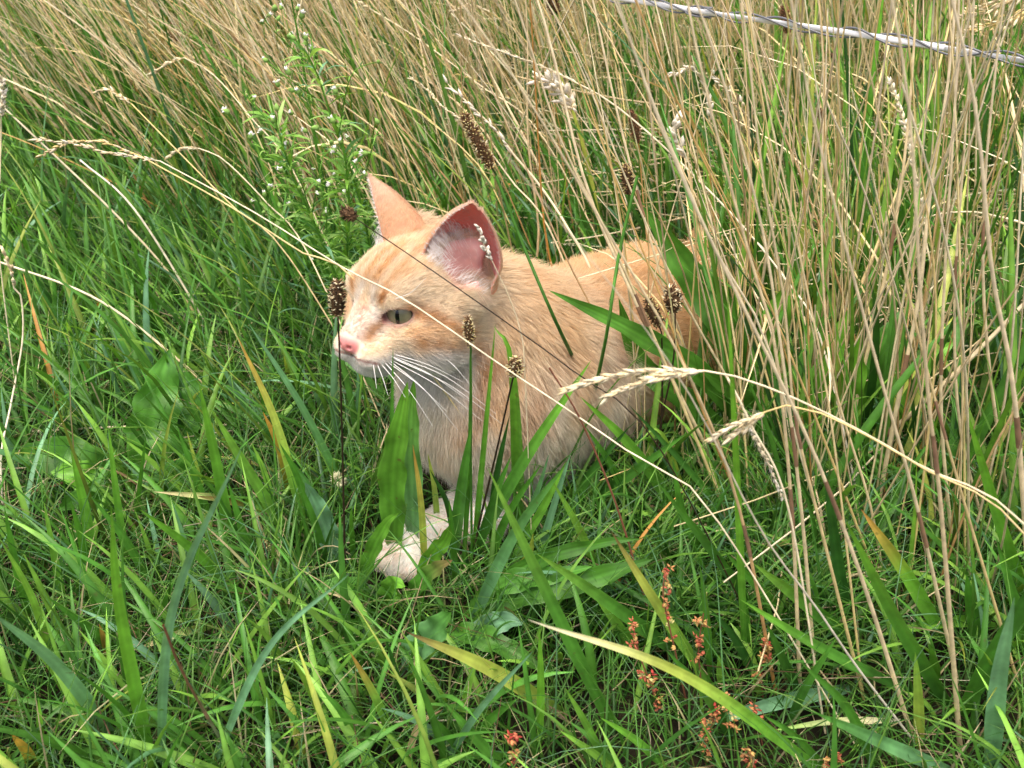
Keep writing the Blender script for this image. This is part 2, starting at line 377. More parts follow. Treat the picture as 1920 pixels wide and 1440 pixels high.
def coat(p):
    h = to_hl(p); x, y, z = h.T; ay_ = np.abs(y); n = len(p)
    head = 1-sstep(40, 70, np.linalg.norm(h*np.where(h[:, :1] > 0, [.6, 1, 1], [1, 1, 1]), axis=1)-8)
    along = (p-S2)@unit(RUMP-S2)
    c = np.tile(CREAM*.97, (n, 1))
    body = mixc(c, PEACH, .55+.45*sstep(-.03, .08, along))
    low = p[:, 2]
    chest = sstep(.03, -.03, along)*sstep(.17, .10, low); body = mixc(body, (.89, .82, .70), chest*.88); body = mixc(body, ORANGE, .30*chest*sstep(.25, .9, vnoise(p, 70, 8))); body = mixc(body, WHITE, .92*sstep(.075, .03, low)*(along < .02))
    body = mixc(body, ORANGE, .22*sstep(.1, .7, vnoise(p, 38, 1))); body = mixc(body, ORANGE, .26*sstep(.2, .9, np.sin(along*150+p[:, 2]*25+1.6*vnoise(p, 22, 5)))*sstep(-.06, .0, along))
    hc = np.tile(CREAM, (n, 1))
    hc = mixc(hc, PEACH, .25*sstep(10, 45, z)*sstep(30, -20, x))
    hc = mixc(hc, PEACH, .3*sstep(.0, .8, vnoise(p, 60, 2)))
    hc = mixc(hc, WHITE, .9*sstep(-13, -22, z)*sstep(0, 20, x))
    hc = mixc(hc, WHITE, .75*sstep(-22, -38, z))
    hc = mixc(hc, WHITE, .55*sstep(9, 3, np.abs(ay_-10))*sstep(22, 30, x)*sstep(-16, -4, z)*sstep(12, 4, z))
    hc = mixc(hc, (.82, .58, .50), .6*sstep(6, 2, ay_)*sstep(45, 56, x)*sstep(-14, -8, z))
    c = body*(1-head[:, None])+hc*head[:, None]
    for q, w, col, st in STROKES:
        m = np.linalg.norm(p-q.mean(0), axis=1) < np.linalg.norm(q-q.mean(0), axis=1).max()+w*2.5
        if not m.any(): continue
        d = np.min(np.linalg.norm(p[m][:, None]-q[None], axis=2), axis=1)
        t = np.zeros(n); t[m] = st*np.exp(-(d/w)**2*1.2); c = mixc(c, col, t)
    return c
cc = coat(allv); hv = to_hl(allv)
nose = sstep(7.7, 5.9, np.linalg.norm((hv-[63, 0, -12])/[1.0, 1.35, 1.0], axis=1)); nose[NB:] = 0
cc = mixc(cc, (.78, .30, .28), nose)
for s in (1, -1):
    er = eye_rot(s); d = (hv-(EYE_C*[1, s, 1]+er[:, 0]*9.5))@er; rr = np.sqrt((d[:, 1]/11.2)**2+(d[:, 2]/7.4)**2)
    near = (np.abs(d[:, 0]) < 12)
    cc = mixc(cc, (.50, .26, .21), sstep(1.08, .92, rr)*near*.75)
    ic = np.linalg.norm(hv-np.array([42.5, 10.2*s, 1.4]), axis=1); cc = mixc(cc, (.26, .10, .085), sstep(6.0, 2.5, ic)*.85)
    ec = np.linalg.norm(hv-np.array([-12, 36*s, 30]), axis=1); m = np.zeros(len(hv)); m[:NB] = (sstep(22, 16, ec)*(hv[:, 1]*s > 20)*(hv[:, 0] > -32))[:NB]
    cc = mixc(cc, (.80, .43, .41), m*.9); cn = np.linalg.norm((hv-np.array([-24, 41*s, 18]))*[1, 1, .8], axis=1); m2 = np.zeros(len(hv)); m2[:NB] = (sstep(13, 4, cn)*(hv[:, 1]*s > 20))[:NB]; cc = mixc(cc, (.26, .10, .12), m2*.85)  # pink hollow; the shade deep in the ear canal is painted into its colour
    lipd = np.abs((hv[:, 2]+21)-(hv[:, 0]-60)*.37); m = sstep(1.6, .6, lipd)*(hv[:, 0] > 40)*(np.abs(hv[:, 1]) < 20); m[NB:] = 0; cc = mixc(cc, (.38, .22, .18), m*.75)
nv, nu = EAR[0][2:]
for a, b, e in ear_in_ranges:
    u = np.tile(np.linspace(0, 1, nu), nv); v = np.repeat(1-(1-np.linspace(0, 1, nv))**1.9, nu)
    ci = np.tile(PINK, (nv*nu, 1)); ci = mixc(ci, (.80, .56, .54), sstep(.35, 0, u)*.7); ci = mixc(ci, (.84, .46, .46), sstep(.45, .0, v)*.6)
    ci = mixc(ci, (.84, .62, .50), np.maximum(sstep(.04, 0, u), sstep(.97, 1, u))*.8)
    cc[a:b] = ci
    co = np.tile(PEACH*[1.03, .98, .95], (nv*nu, 1)); co = mixc(co, (.84, .66, .52), .35+sstep(.3, .9, v)*.45); cc[b:e] = co
cat.c = [cc]; cat.v = [allv]; cat.f = [allf]
CATO = cat.build('cat', M_SKIN)
CATO.data.materials.append(M_EAR)
CATO.data.polygons.foreach_set('material_index', np.where(np.arange(len(CATO.data.polygons)) >= len(CF), 1, 0).astype(np.int32))
tag(CATO, 'pale ginger and cream cat crouching in long grass with one white paw forward', 'cat')

# eyes
def ball(acc, c, r, Rm, colf, n=28, m=36):
    th = np.linspace(0, math.pi, n); ph = np.linspace(0, 2*math.pi, m, endpoint=False)
    d = np.stack([np.cos(th)[:, None]*np.ones(m), np.sin(th)[:, None]*np.cos(ph), np.sin(th)[:, None]*np.sin(ph)], -1)
    acc.add(c+(d*r)@Rm.T, gridfaces(n, m, True), colf(d.reshape(-1, 3)))
for s in (1, -1):
    er = eye_rot(s)
    gl = unit(np.array([.88, .46*s, -.05])); tx = unit(np.cross([0, 0, 1.], gl)); E = np.stack([gl, tx, np.cross(gl, tx)], 1)
    def colf(d):
        r = np.sqrt(d[:, 1]**2+d[:, 2]**2); c = np.tile(np.array([.17, .17, .10]), (len(d), 1))
        c = mixc(c, (.24, .23, .13), sstep(.25, .6, r)); c = mixc(c, (.03, .025, .02), sstep(.70, .82, r))
        return mixc(c, (.32, .20, .17), (d[:, 0] < .45)*1.0)
    a = Acc(); c = EYE_C*[1, s, 1]
    ball(a, hl(c), EYE_R/1000., HM@E, colf); e = a.build('eye', M_EYE, CATO)
    a = Acc()                                              # slit pupil lying on the eyeball
    t = np.linspace(-1, 1, 13); pts = []
    for k in (-1, 0, 1):
        yy = k*.13*(1-t**2)**.7; zz = t*.55; xx = np.sqrt(1-yy**2-zz**2); pts.append(np.stack([xx, yy, zz], -1)*1.012)
    pts = np.stack(pts, 1)*EYE_R
    pts = (pts@E.T)+c
    inner = ((np.stack([np.stack([np.sqrt(np.maximum(1-(k*.13*(1-t**2)**.7)**2-(t*.55)**2, 0)), k*.13*(1-t**2)**.7, t*.55], -1) for k in (-1, 0, 1)], 1)*EYE_R*.985)@E.T)+c
    a.add(hl(np.concatenate([pts.reshape(-1, 3), inner.reshape(-1, 3)])), np.concatenate([gridfaces(13, 3), gridfaces(13, 3)[:, ::-1]+39]), (.004, .004, .004))
    a.build('pupil', M_EYE, e)

# whiskers
for (sx, sy), end, dY, sag in [((733, 668), (880, 752), -.012, 8), ((737, 672), (948, 800), -.015, 14), ((735, 676), (905, 790), -.02, 10), ((730, 676), (858, 806), -.02, 12), ((728, 680), (838, 772), -.025, 6),
        ((722, 680), (812, 800), -.03, 8), ((716, 684), (760, 745), -.03, 4), ((708, 684), (728, 742), -.03, 3), ((700, 684), (706, 728), -.03, 2), ((738, 664), (868, 716), -.005, 6),
        ((740, 668), (930, 776), -.01, 16), ((826, 665), (880, 720), -.01, 5), ((742, 560), (800, 520), -.012, -8)]:
    a0 = on_cat(sx, sy)
    if a0 is None: continue
    b0 = PX(end[0], end[1], a0[1]+dY); m0 = PX((sx+end[0])/2, (sy+end[1])/2-sag, a0[1]+dY*.65)
    a = Acc(); tube(a, smooth_path([a0, m0, b0], 12), np.linspace(.00032, .00008, 12), (.9, .89, .86), 4); a.build('whisker', M_WHISK, CATO)

# fur: hair curves rooted on the body mesh
def make_fur(total):
    tri = np.concatenate([allf[:, [0, 1, 2]], allf[:, [0, 2, 3]]]); A, B, C = allv[tri[:, 0]], allv[tri[:, 1]], allv[tri[:, 2]]
    nrm = np.cross(B-A, C-A); area = np.linalg.norm(nrm, axis=1)*.5
    vn = np.zeros_like(allv); np.add.at(vn, tri.ravel(), np.repeat(nrm, 3, 0)); vn = unit(vn)
    ctr = (A+B+C)/3; hc_ = to_hl(ctr); hd_ = np.linalg.norm(hc_, axis=1)
    dens = np.where(hd_ < 75, 2.6, 1.0)*np.where(ctr[:, 2] < .012, .1, 1); dens *= np.where(unit(nrm)@np.array([0, -1., .6]) < -.45, .25, 1)
    dens *= np.where(ctr[:, 0] > .16, .35, 1)*np.where((hc_[:, 0] > 22) & (hd_ < 80), 1.7, 1)
    tmx = tri.max(1)
    for a, b, e in ear_in_ranges: dens = np.where((tmx >= b) & (tmx < e), 7., dens)
    pr = area*dens; pr /= pr.sum(); ti = rng.choice(len(tri), total, p=pr)
    r1 = np.sqrt(rng.random(total)); r2 = rng.random(total); w = np.stack([1-r1, r1*(1-r2), r1*r2], 1)[:, :, None]
    idx3 = tri[ti]; root = (allv[idx3]*w).sum(1); n = unit((vn[idx3]*w).sum(1)); colr = (cc[idx3]*w).sum(1)
    isin = np.zeros(total, bool); isout = np.zeros(total, bool); mxv = idx3.max(1)
    for a, b, e in ear_in_ranges: isin |= (mxv >= a) & (mxv < b); isout |= (mxv >= b) & (mxv < e)
    h = to_hl(root); hd2 = np.linalg.norm((h-[0, 0, -4])*np.where(h[:, :1] > 0, [.55, 1, 1], [1, 1, 1]), axis=1); isear = isin | isout; x, y, z = h.T
    head = ((1-sstep(42, 62, hd2)) > .5) | isear
    along = (root-S2)@unit(RUMP-S2); low = root[:, 2]
    ln = np.full(total, .0125)
    ln = np.where(along < .02, .0145, ln)
    ln = np.where((along < .0) & (low < .14), .019, ln)
    leg = (low < .06) & (along < .02); ln = np.where(leg & (cat_leg(root)), .0042, ln)
    hlen = 6.0+4.5*sstep(20, -20, x)+4*sstep(20, 40, np.abs(y))*sstep(10, -15, z)+5*sstep(-18, -34, z)*sstep(55, 20, x)
    hlen = hlen*(1-.6*sstep(36, 58, x)); hlen = np.where(z > 30, 5.5, hlen)
    eyed = np.min([np.linalg.norm(h-(EYE_C*[1, s, 1]+eye_rot(s)[:, 0]*9), axis=1) for s in (1, -1)], axis=0)
    hlen = np.where(eyed < 15, np.minimum(hlen, 3.2), hlen)
    ln = np.where(head, hlen/1000., ln); ln = np.where(isout, .0030, ln); ln = np.where(isin, .0035, ln)
    keep = np.ones(total, bool)
    keep &= np.linalg.norm((h-[63.5, 0, -12])/[1, 1.35, 1], axis=1) > 8.0
    for s in (1, -1):
        er = eye_rot(s); d = (h-(EYE_C*[1, s, 1]+er[:, 0]*9.5))@er
        keep &= ~((np.abs(d[:, 0]) < 13) & (((d[:, 1]/11.0)**2+(d[:, 2]/7.0)**2) < 1)) | isear
        keep &= ~((np.linalg.norm(h-np.array([-12, 36*s, 30]), axis=1) < 19) & (y*s > 20) & (x > -32) & ~isear)
        keep &= np.linalg.norm(h-np.array([42.5, 10.2*s, 1.7]), axis=1) > 4.6
    lp = np.abs((z+21)-(x-60)*.37); keep &= ~((lp < 1.1) & (x > 41) & (np.abs(y) < 19) & ~isear)
    keep &= ~(isin & (rng.random(total) > .14))
    bd = unit(RUMP-S2)
    flow = np.tile(bd+[0, 0, -.45], (total, 1))
    chest = (along < .0)[:, None]; flow = np.where(chest, np.array([.25, .05, -1.0]), flow)
    flow = np.where((cat_leg(root) & leg)[:, None], np.array([-.5, -.35, -.6]), flow)
    fh = (h-[84, 0, -4]); fh[:, 2] *= .8; fh[:, 1] *= .9; fh = unit(fh)+np.array([-.35, 0, -.05]); fh = fh@HM.T
    flow = np.where(head[:, None], fh, flow)
    eu = (np.array([-.1, .25, 1.0])@HM.T); flow = np.where(isout[:, None], eu, flow); flow = np.where(isin[:, None], np.array([-.6, .2, .7])@HM.T, flow)
    t = flow-(flow*n).sum(1, keepdims=True)*n; t = unit(t)
    lift = (.42+.12*rng.standard_normal(total))[:, None]; lift = np.where(isear[:, None], .22, lift); lift = np.where(head[:, None] & ~isear[:, None], lift*.85, lift)
    clump = np.stack([vnoise(root, 330, a+3) for a in range(3)], 1)*np.where(head, .19, .30)[:, None]+rng.standard_normal((total, 3))*.10
    d0 = unit(n*lift+t*(1-lift)+clump*.7); d1 = unit(n*lift*.35+t*(1-lift*.5)+clump+np.array([0, 0, -.10]))
    ln = ln*(.72+.5*rng.random(total))
    K = 5; s_ = np.linspace(0, 1, K)[None, :, None]; L = ln[:, None, None]
    pts = root[:, None]-n[:, None]*.0004+L*(d0[:, None]*(s_-.5*s_**2)+d1[:, None]*.5*s_**2)
    colr = colr*(1+.12*rng.standard_normal((total, 1))+np.where(head, .05, .07)[:, None]*vnoise(root, 420, 9)[:, None])+.015*rng.standard_normal((total, 1))
    wh = sstep(.3, 1.0, rng.random(total))*.16; colr = colr*(1-wh[:, None])+np.array([.9, .84, .74])*wh[:, None]
    colr = np.where(isin[:, None], np.array([.80, .68, .64]), colr)
    rad = np.where(head, .00009, .000115)*rng.uniform(.7, 1.3, total)*np.where(isear, .7, 1)
    pts, colr, rad = pts[keep], colr[keep], rad[keep]
    # long white hairs inside the ears
    ex = []
    for (inn, out, nv_, nu_), s in zip(EAR, (1, -1)):
        for i in range(420):
            iu = rng.random()**1.5*.5*(nu_-1); iv = int(rng.random()**1.3*.26*(nv_-1)); k = int(iu); b = inn[iv, k]*(1-iu+k)+inn[iv, k+1]*(iu-k)
            lat = unit(inn[iv, -1]-b); up_ = unit(inn[min(iv+2, nv_-1), k]-inn[iv, k]); fwd = np.array([.55, .25*s, .0]); l_ = (.008+.016*rng.random())*(1-.3*iu/(nu_-1))
            dd = unit(lat*.8+fwd*.7+up_*rng.normal(-.1, .35)+rng.standard_normal(3)*.15); d2 = unit(lat+np.array([0, 0, -.7])+rng.standard_normal(3)*.2)
            ex.append([hl(b)+HM@(dd*(u-.5*u*u)+d2*.5*u*u)*l_ for u in np.linspace(0, 1, K)])
        for i in range(170):                                   # tuft at the mouth of the ear
            f_ = rng.random(); b = np.array([10, 19*s, 37.])*(1-f_)+np.array([-12, 48*s, 12.])*f_+np.array([3.5, 2*s, -1.])*rng.random()+rng.standard_normal(3)*.8
            dd = unit(np.array([-.25, .45*s, .75])+rng.standard_normal(3)*.25); d2 = unit(np.array([-.7, .35*s, .2])+rng.standard_normal(3)*.25); l_ = .006+.010*rng.random()
            ex.append([hl(b)+HM@(dd*(u-.5*u*u)+d2*.5*u*u)*l_ for u in np.linspace(0, 1, K)])
        for i in range(200):                                   # pale fringe on the edge of the ear
            iv = int(rng.random()*(nv_-3)); b = (inn[iv, 0]+out[iv, 0])/2; o = unit(inn[iv, 0]-inn[iv, nu_//2]); up_ = unit(inn[iv+1, 0]-inn[iv, 0])
            l_ = .0015+.0035*rng.random()*(1-iv/nv_); dd = unit(o*.6+up_*.6+rng.standard_normal(3)*.3)
            ex.append([hl(b)+HM@dd*l_*u for u in np.linspace(0, 1, K)])
    pts = np.concatenate([pts, np.array(ex)]); colr = np.concatenate([colr, np.tile([.95, .92, .89], (len(ex), 1))]); rad = np.concatenate([rad, np.full(len(ex), .00009)])
    n_ = len(pts); cu = bpy.data.hair_curves.new('fur'); cu.add_curves([K]*n_)
    cu.attributes['position'].data.foreach_set('vector', pts.astype(np.float32).ravel())
    ra = cu.attributes.get('radius') or cu.attributes.new('radius', 'FLOAT', 'POINT')
    ra.data.foreach_set('value', (rad[:, None]*np.array([1, 1, .85, .6, .2])).astype(np.float32).ravel())
    ca = cu.attributes.new('col', 'FLOAT_COLOR', 'CURVE'); ca.data.foreach_set('color', np.concatenate([np.clip(colr, 0, 1), np.ones((n_, 1))], 1).astype(np.float32).ravel())
    cu.materials.append(M_FUR); o = bpy.data.objects.new('fur', cu); COL.objects.link(o); o.parent = CATO
def cat_leg(p):
    d = np.minimum(prim(p, 'c', (EL, .03, WR, .02)), prim(p, 'c', (WR, .02, PW, .03))); d = np.minimum(d, prim(p, 'c', (EL2, .03, WR2, .02))); return np.minimum(d, prim(p, 'c', (WR2, .02, PW2, .03))) < .006
make_fur(360000)

# ------------------------------------------------------------------ grass and straw as masses
G_DARK, G_MID, G_LITE, G_YEL, G_BLUE = L_(44, 86, 34), L_(78, 132, 48), L_(120, 168, 66), L_(170, 184, 84), L_(104, 150, 112)
S_PALE, S_TAN, S_GOLD, S_ORANGE, S_BROWN = L_(240, 226, 192), L_(226, 206, 162), L_(228, 204, 138), L_(194, 142, 76), L_(124, 96, 68)
FIELD = None
def sun_free(P):                                    # nothing grows through the cat
    sd = np.full(P.shape[:2], .05); m = (P[..., 0] > -.17) & (P[..., 0] < .55) & (P[..., 1] > .44) & (P[..., 1] < 1.15) & (P[..., 2] < .28)
    sd[m] = cat_sdf(P[m]); return sd.min(1) > .004
def clear_view(P, keep=.05):                        # the cat sits in a gap: few tall blades before its face and chest
    q = proj(P); x, y = q[..., 0], q[..., 1]
    lim = np.interp(x, [600, 640, 700, 780, 860, 980, 1080, 1180, 1260], [0, 690, 800, 880, 880, 850, 775, 680, 0])
    bad = (y < lim) & (y > 300) & (P[..., 1] < .60+.0*x) & (x > 600) & (x < 1260)
    return ~bad.any(1) | (rng.random(len(P)) < np.where(x.max(1) > 1010, keep*2.6, keep))
def centre(root, L, az, tilt0, curl, K, wob=.0):
    t = np.linspace(0, 1, K); ds = L[:, None]/(K-1); th = tilt0[:, None]+curl[:, None]*t[None]**1.3; th = np.clip(th, -2.6, 2.6)
    d = np.stack([np.cos(az), np.sin(az)], 1); sx = np.sin(th)*ds; sz = np.cos(th)*ds
    sx = np.concatenate([np.zeros((len(L), 1)), np.cumsum(sx[:, 1:], 1)], 1); sz = np.concatenate([np.zeros((len(L), 1)), np.cumsum(sz[:, 1:], 1)], 1)
    P = np.empty((len(L), K, 3)); P[..., 0] = root[:, :1]+d[:, :1]*sx; P[..., 1] = root[:, 1:2]+d[:, 1:]*sx; P[..., 2] = sz-.01
    if wob:
        ph = rng.random((len(L), 2))*6.28
        P[..., 0] += wob*np.sin(t*5+ph[:, :1])*t; P[..., 1] += wob*np.sin(t*4+ph[:, 1:])*t
    P[..., 2] = np.maximum(P[..., 2], -.008+.012*t[None]); return P
def blades(acc, P, w, colb, colt, fold=.25, power=2.2):
    N, K, _ = P.shape; t = np.linspace(0, 1, K); T = unit(np.gradient(P, axis=1))
    hz = np.stack([-T[..., 1], T[..., 0], np.zeros((N, K))], -1).mean(1); hz = unit(hz+rng.standard_normal((N, 3))*[.25, .25, .1])
    side = unit(hz[:, None]-np.sum(hz[:, None]*T, -1, keepdims=True)*T); nrm = np.cross(side, T)
    prof = np.minimum(1, .55+t*2.2)*(1-t**power); prof[-1] = .02; ww = (w[:, None]*prof[None]*.5)[..., None]
    V3 = np.stack([P-side*ww, P-nrm*ww*fold*2, P+side*ww], 2)
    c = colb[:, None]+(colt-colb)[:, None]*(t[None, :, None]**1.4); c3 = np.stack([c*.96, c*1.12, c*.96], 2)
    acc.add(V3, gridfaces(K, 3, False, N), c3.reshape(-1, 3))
def stalks(acc, P, r, colb, colt, sides=3, node=True):
    N, K, _ = P.shape; t = np.linspace(0, 1, K); T = unit(P[:, -1]-P[:, 0]); a = unit(np.cross(T, np.array([.2, -.9, .35]))); b = np.cross(T, a)
    th = np.arange(sides)*2*math.pi/sides; ring = a[:, None]*np.cos(th)[None, :, None]+b[:, None]*np.sin(th)[None, :, None]
    rr = r[:, None]*(1-.55*t[None]); V3 = P[:, :, None]+ring[:, None]*rr[:, :, None, None]
    c = colb[:, None]+(colt-colb)[:, None]*t[None, :, None]
    if K > 6: c = c.copy(); c[np.arange(N), rng.integers(1, K-1, N)] *= .62; c[np.arange(N), rng.integers(1, K-1, N)] *= 1.15
    c3 = np.repeat(c[:, :, None], sides, 2); acc.add(V3, gridfaces(K, sides, True, N), c3.reshape(-1, 3))
def pick(cols, p, n, var=.18):
    c = np.array(cols)[rng.choice(len(cols), n, p=np.array(p)/sum(p))]; c = c*(1+var*rng.standard_normal((n, 1)))+.02*rng.standard_normal((n, 3))*c.mean(1, keepdims=True); return np.clip(c, .004, .9)
def scatter(n, x0, x1, y0, y1, dens):
    out = []; m = 0
    while m < n:
        p = np.stack([rng.uniform(x0, x1, n*3), rng.uniform(y0, y1, n*3)], 1)
        p = p[rng.random(len(p)) < dens(p[:, 0], p[:, 1])]; out.append(p); m += len(p)
    return np.concatenate(out)[:n]
def wide(x, y, m=.12): return np.abs(x) < (.16+.52*(y+.14)+m)             # what the place could show, with a margin
EDGE_X = [-3, -1.2, -.8, -.5, -.3, -.15, 0, .09, .15, .22, .30, .6, 3]
EDGE_Y = [2.3, 1.7, 1.36, 1.1, .92, .82, .78, .70, .54, .44, .38, .36, .36]
def straw_zone(x, y): return sstep(-.04, .16, y-np.interp(x, EDGE_X, EDGE_Y))
def lump(x, y, s=7.): return .5+.5*np.sin(x*s+1.3*np.sin(y*s*.8))*np.sin(y*s*1.1+1.7*np.sin(x*s*.6+1))
def put(acc, fn, P, w, cb, ct, occl=True, **k):
    m = sun_free(P)
    if occl: m &= clear_view(P)
    fn(acc, P[m], w[m], cb[m], ct[m], **k)

A = Acc()      # fine dark turf everywhere near
n = 44000; rt = scatter(n, -1.5, 1.5, .24, 1.75, lambda x, y: wide(x, y)*(1-.55*sstep(.9, 1.7, y)))
L = rng.gamma(6, .0090, n)+.012; L *= np.where(rt[:, 0] > -.1, .9, 1.15)*np.where((rt[:, 0] > .03) & (rt[:, 0] < .28) & (rt[:, 1] < .43), .85, 1); az = rng.uniform(0, 2*math.pi, n)
P = centre(rt, L, az, rng.uniform(.05, .7, n), rng.uniform(.1, 1.5, n), 6)
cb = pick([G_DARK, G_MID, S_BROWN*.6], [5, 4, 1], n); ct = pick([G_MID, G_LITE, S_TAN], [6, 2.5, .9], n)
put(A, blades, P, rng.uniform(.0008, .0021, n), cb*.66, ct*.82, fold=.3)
n = 9000; rt = scatter(n, -1.2, 1.2, .24, 1.4, lambda x, y: wide(x, y)*1.)   # needle-thin crossing blades
P = centre(rt, rng.uniform(.05, .17, n), rng.uniform(0, 6.28, n), rng.uniform(.1, .9, n), rng.uniform(.2, 1.6, n), 7, .004)
put(A, blades, P, rng.uniform(.0006, .0012, n), pick([G_DARK, G_MID], [3, 2], n), pick([G_MID, G_BLUE*.8, G_LITE], [4, 2, 1], n)*.85, fold=.3)
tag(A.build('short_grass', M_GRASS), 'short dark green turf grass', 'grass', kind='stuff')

A = Acc()      # dead thatch on the ground
n = 11000; rt = scatter(n, -2.2, 2.2, .24, 3.0, lambda x, y: wide(x, y)*(.35+.65*lump(x, y, 9)))
P = centre(rt, rng.uniform(.03, .12, n), rng.uniform(0, 6.28, n), rng.uniform(1.1, 1.55, n), rng.uniform(-.3, .3, n), 5, .003); P[..., 2] += rng.uniform(.0, .028, n)[:, None]
put(A, stalks, P, rng.uniform(.0003, .0008, n), pick([S_TAN, S_BROWN, S_PALE], [2, 5, .5], n)*.5, pick([S_TAN, S_BROWN, S_PALE], [3, 4, 1], n)*.55)
tag(A.build('dead_thatch', M_STRAW), 'matted brown dead grass lying on the soil', 'thatch', kind='stuff')

A = Acc()      # longer soft green grass: left meadow, under the straw, and between tufts
n = 15000; rt = scatter(n, -3.2, 2.4, .26, 3.6, lambda x, y: wide(x, y)*np.where(x < -.12, .55+.45*lump(x, y, 6), .42)*(1-.5*sstep(1.6, 3.2, y))*np.where((x > .08) & (x < .30) & (y < .45), .2, 1)*np.where((y < .56) & (x > -.25) & (x < .22), .25, 1))
x, y = rt.T; L = rng.gamma(9, .0125, n)+.03; L *= np.interp(y, [.3, .6, .9, 1.4, 2.5], [.7, .85, 1.1, 1.7, 2.4])*np.where(x > .15, 1.15, 1)
az = np.where(rng.random(n) < .62, math.pi+rng.normal(0, .7, n), rng.uniform(0, 6.28, n))
P = centre(rt, L, az, rng.uniform(.02, .45, n), rng.uniform(.0, 1.1, n), 7)
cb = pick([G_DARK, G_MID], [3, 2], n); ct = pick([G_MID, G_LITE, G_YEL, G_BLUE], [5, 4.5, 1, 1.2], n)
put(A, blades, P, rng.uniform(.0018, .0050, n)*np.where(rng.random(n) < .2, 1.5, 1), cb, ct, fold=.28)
n = 12500; rt = scatter(n, -4, 4, .5, 4.2, lambda x, y: wide(x, y, .3)*straw_zone(x, y)*np.where(x < -.25, 1, .75)*np.where((x > .1) & (y < 1.), 1.6, 1)*(.3+.7*lump(x, y, 6)))
L = rng.gamma(9, .026, n)+.06; az = math.pi+rng.normal(0, .9, n)
P = centre(rt, L, az, np.abs(rng.normal(.25, .2, n)), rng.uniform(0, .8, n), 8)
put(A, blades, P, rng.uniform(.0022, .0058, n), pick([G_DARK, G_MID], [2, 2], n), pick([G_MID, G_LITE, G_YEL, G_BLUE], [5, 4, 1.6, 1], n), fold=.28)
n = 3300; rt = scatter(n, -1.3, .75, .25, 1.25, lambda x, y: wide(x, y, .08)*np.where((y < .60) & (y > .43) & (x > -.2) & (x < .14), .18, 1)*(.25+.75*lump(x, y, 11))*np.where((x > .08) & (x < .27) & (y < .47), .15, 1))
L = rng.uniform(.05, .15, n)*np.interp(rt[:, 1], [.3, .9], [.85, 1.15]); az = np.where(rng.random(n) < .6, math.pi*.8+rng.normal(0, .7, n), rng.uniform(0, 6.28, n))
P = centre(rt, L, az, np.abs(rng.normal(.3, .3, n)), rng.uniform(.1, 1.3, n), 9)
ct = pick([G_MID, G_LITE, G_YEL, G_BLUE, S_ORANGE], [5.5, 4, .15, 1.0, .04], n)
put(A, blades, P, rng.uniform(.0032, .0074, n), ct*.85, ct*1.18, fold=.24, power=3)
n = 420; rt = scatter(n, .10, 1.1, .50, 1.35, lambda x, y: wide(x, y, .1)*(.2+.8*lump(x, y, 9))*1.)
P = centre(rt, rng.uniform(.14, .36, n), rng.normal(math.pi*.6, 1.2, n), np.abs(rng.normal(.2, .16, n)), rng.uniform(0, .8, n), 10); ct = pick([G_MID, G_LITE, G_YEL, G_DARK], [4, 3, 1, 2], n)
put(A, blades, P, rng.uniform(.0045, .0085, n), ct*.8, ct*1.1, fold=.25, power=3)
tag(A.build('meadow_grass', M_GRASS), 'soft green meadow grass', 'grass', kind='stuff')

A = Acc()      # grass pressed up against the chest, legs and belly of the cat
n = 3000; rt = scatter(n, -.17, .24, .43, .70, lambda x, y: (y < np.interp(x, [-.17, -.03, .05, .24], [.60, .60, .62, .70]))*(.3+.7*lump(x, y, 14)))
L = rng.uniform(.03, .11, n)*np.where((rt[:, 0] > -.13) & (rt[:, 0] < -.02) & (rt[:, 1] < .55), .35, 1); P = centre(rt, L, rng.uniform(0, 6.28, n), np.abs(rng.normal(.3, .3, n)), rng.uniform(.1, 1.3, n), 8)
put(A, blades, P, rng.uniform(.0012, .0042, n), pick([G_DARK, G_MID], [3, 2], n)*.85, pick([G_MID, G_LITE, G_BLUE, S_TAN], [5, 3, 1.2, .5], n)*.95, fold=.28)
tag(A.build('tangled_grass', M_GRASS), 'tangled green grass around the cat', 'grass', kind='stuff')

A = Acc()      # tall dry straw, pressed over to the left by the wind on the left side
n = 24000; rt = scatter(n, -4.5, 4.5, .40, 4.6, lambda x, y: wide(x, y, .45)*straw_zone(x, y)*np.interp(x, [-.7, -.3], [.62, 1])*np.interp(y, [.4, .7, .9, 1.05, 1.3, 2.2, 4.6], [.10, .2, .42, .8, 1, .75, .45])*(.4+.6*lump(x, y, 8))*np.where((x > .12) & (x < .62) & (y > .36) & (y < .92), .15, 1))
x, y = rt.T; L = rng.uniform(.30, .66, n)*np.interp(y, [.4, .8, 1.5], [.85, 1, 1.1])
lean = np.interp(x, [-1., -.2, .1, .25, .45], [.50, .50, .42, .20, .08])+rng.normal(0, .19, n)
az = math.pi+rng.normal(0, .5, n)+np.where(rng.random(n) < .16, math.pi*rng.random(n), 0)
P = centre(rt, L, az, np.abs(lean)*.7, rng.uniform(.05, .55, n)*np.where(lean > 0, 1, -.3), 12, .006)
cb = pick([S_GOLD, S_TAN, S_ORANGE, S_PALE], [3, 4, 1.2, 2], n, .15); ct = pick([S_PALE, S_TAN, S_GOLD], [5, 4, 3], n, .12)
put(A, stalks, P, np.clip(rng.lognormal(-7.18, .38, n), .0004, .0022), cb*1.0, ct*1.08, occl=True)
n = 170; rt = scatter(n, .07, .34, .47, .76, lambda x, y: (y > np.interp(x, [.07, .34], [.60, .46]))*1.)     # a thicket hiding the haunch of the cat
L = rng.uniform(.2, .5, n); P = centre(rt, L, math.pi+rng.normal(0, .9, n), np.abs(rng.normal(.12, .14, n)), rng.uniform(0, .45, n), 12, .006)
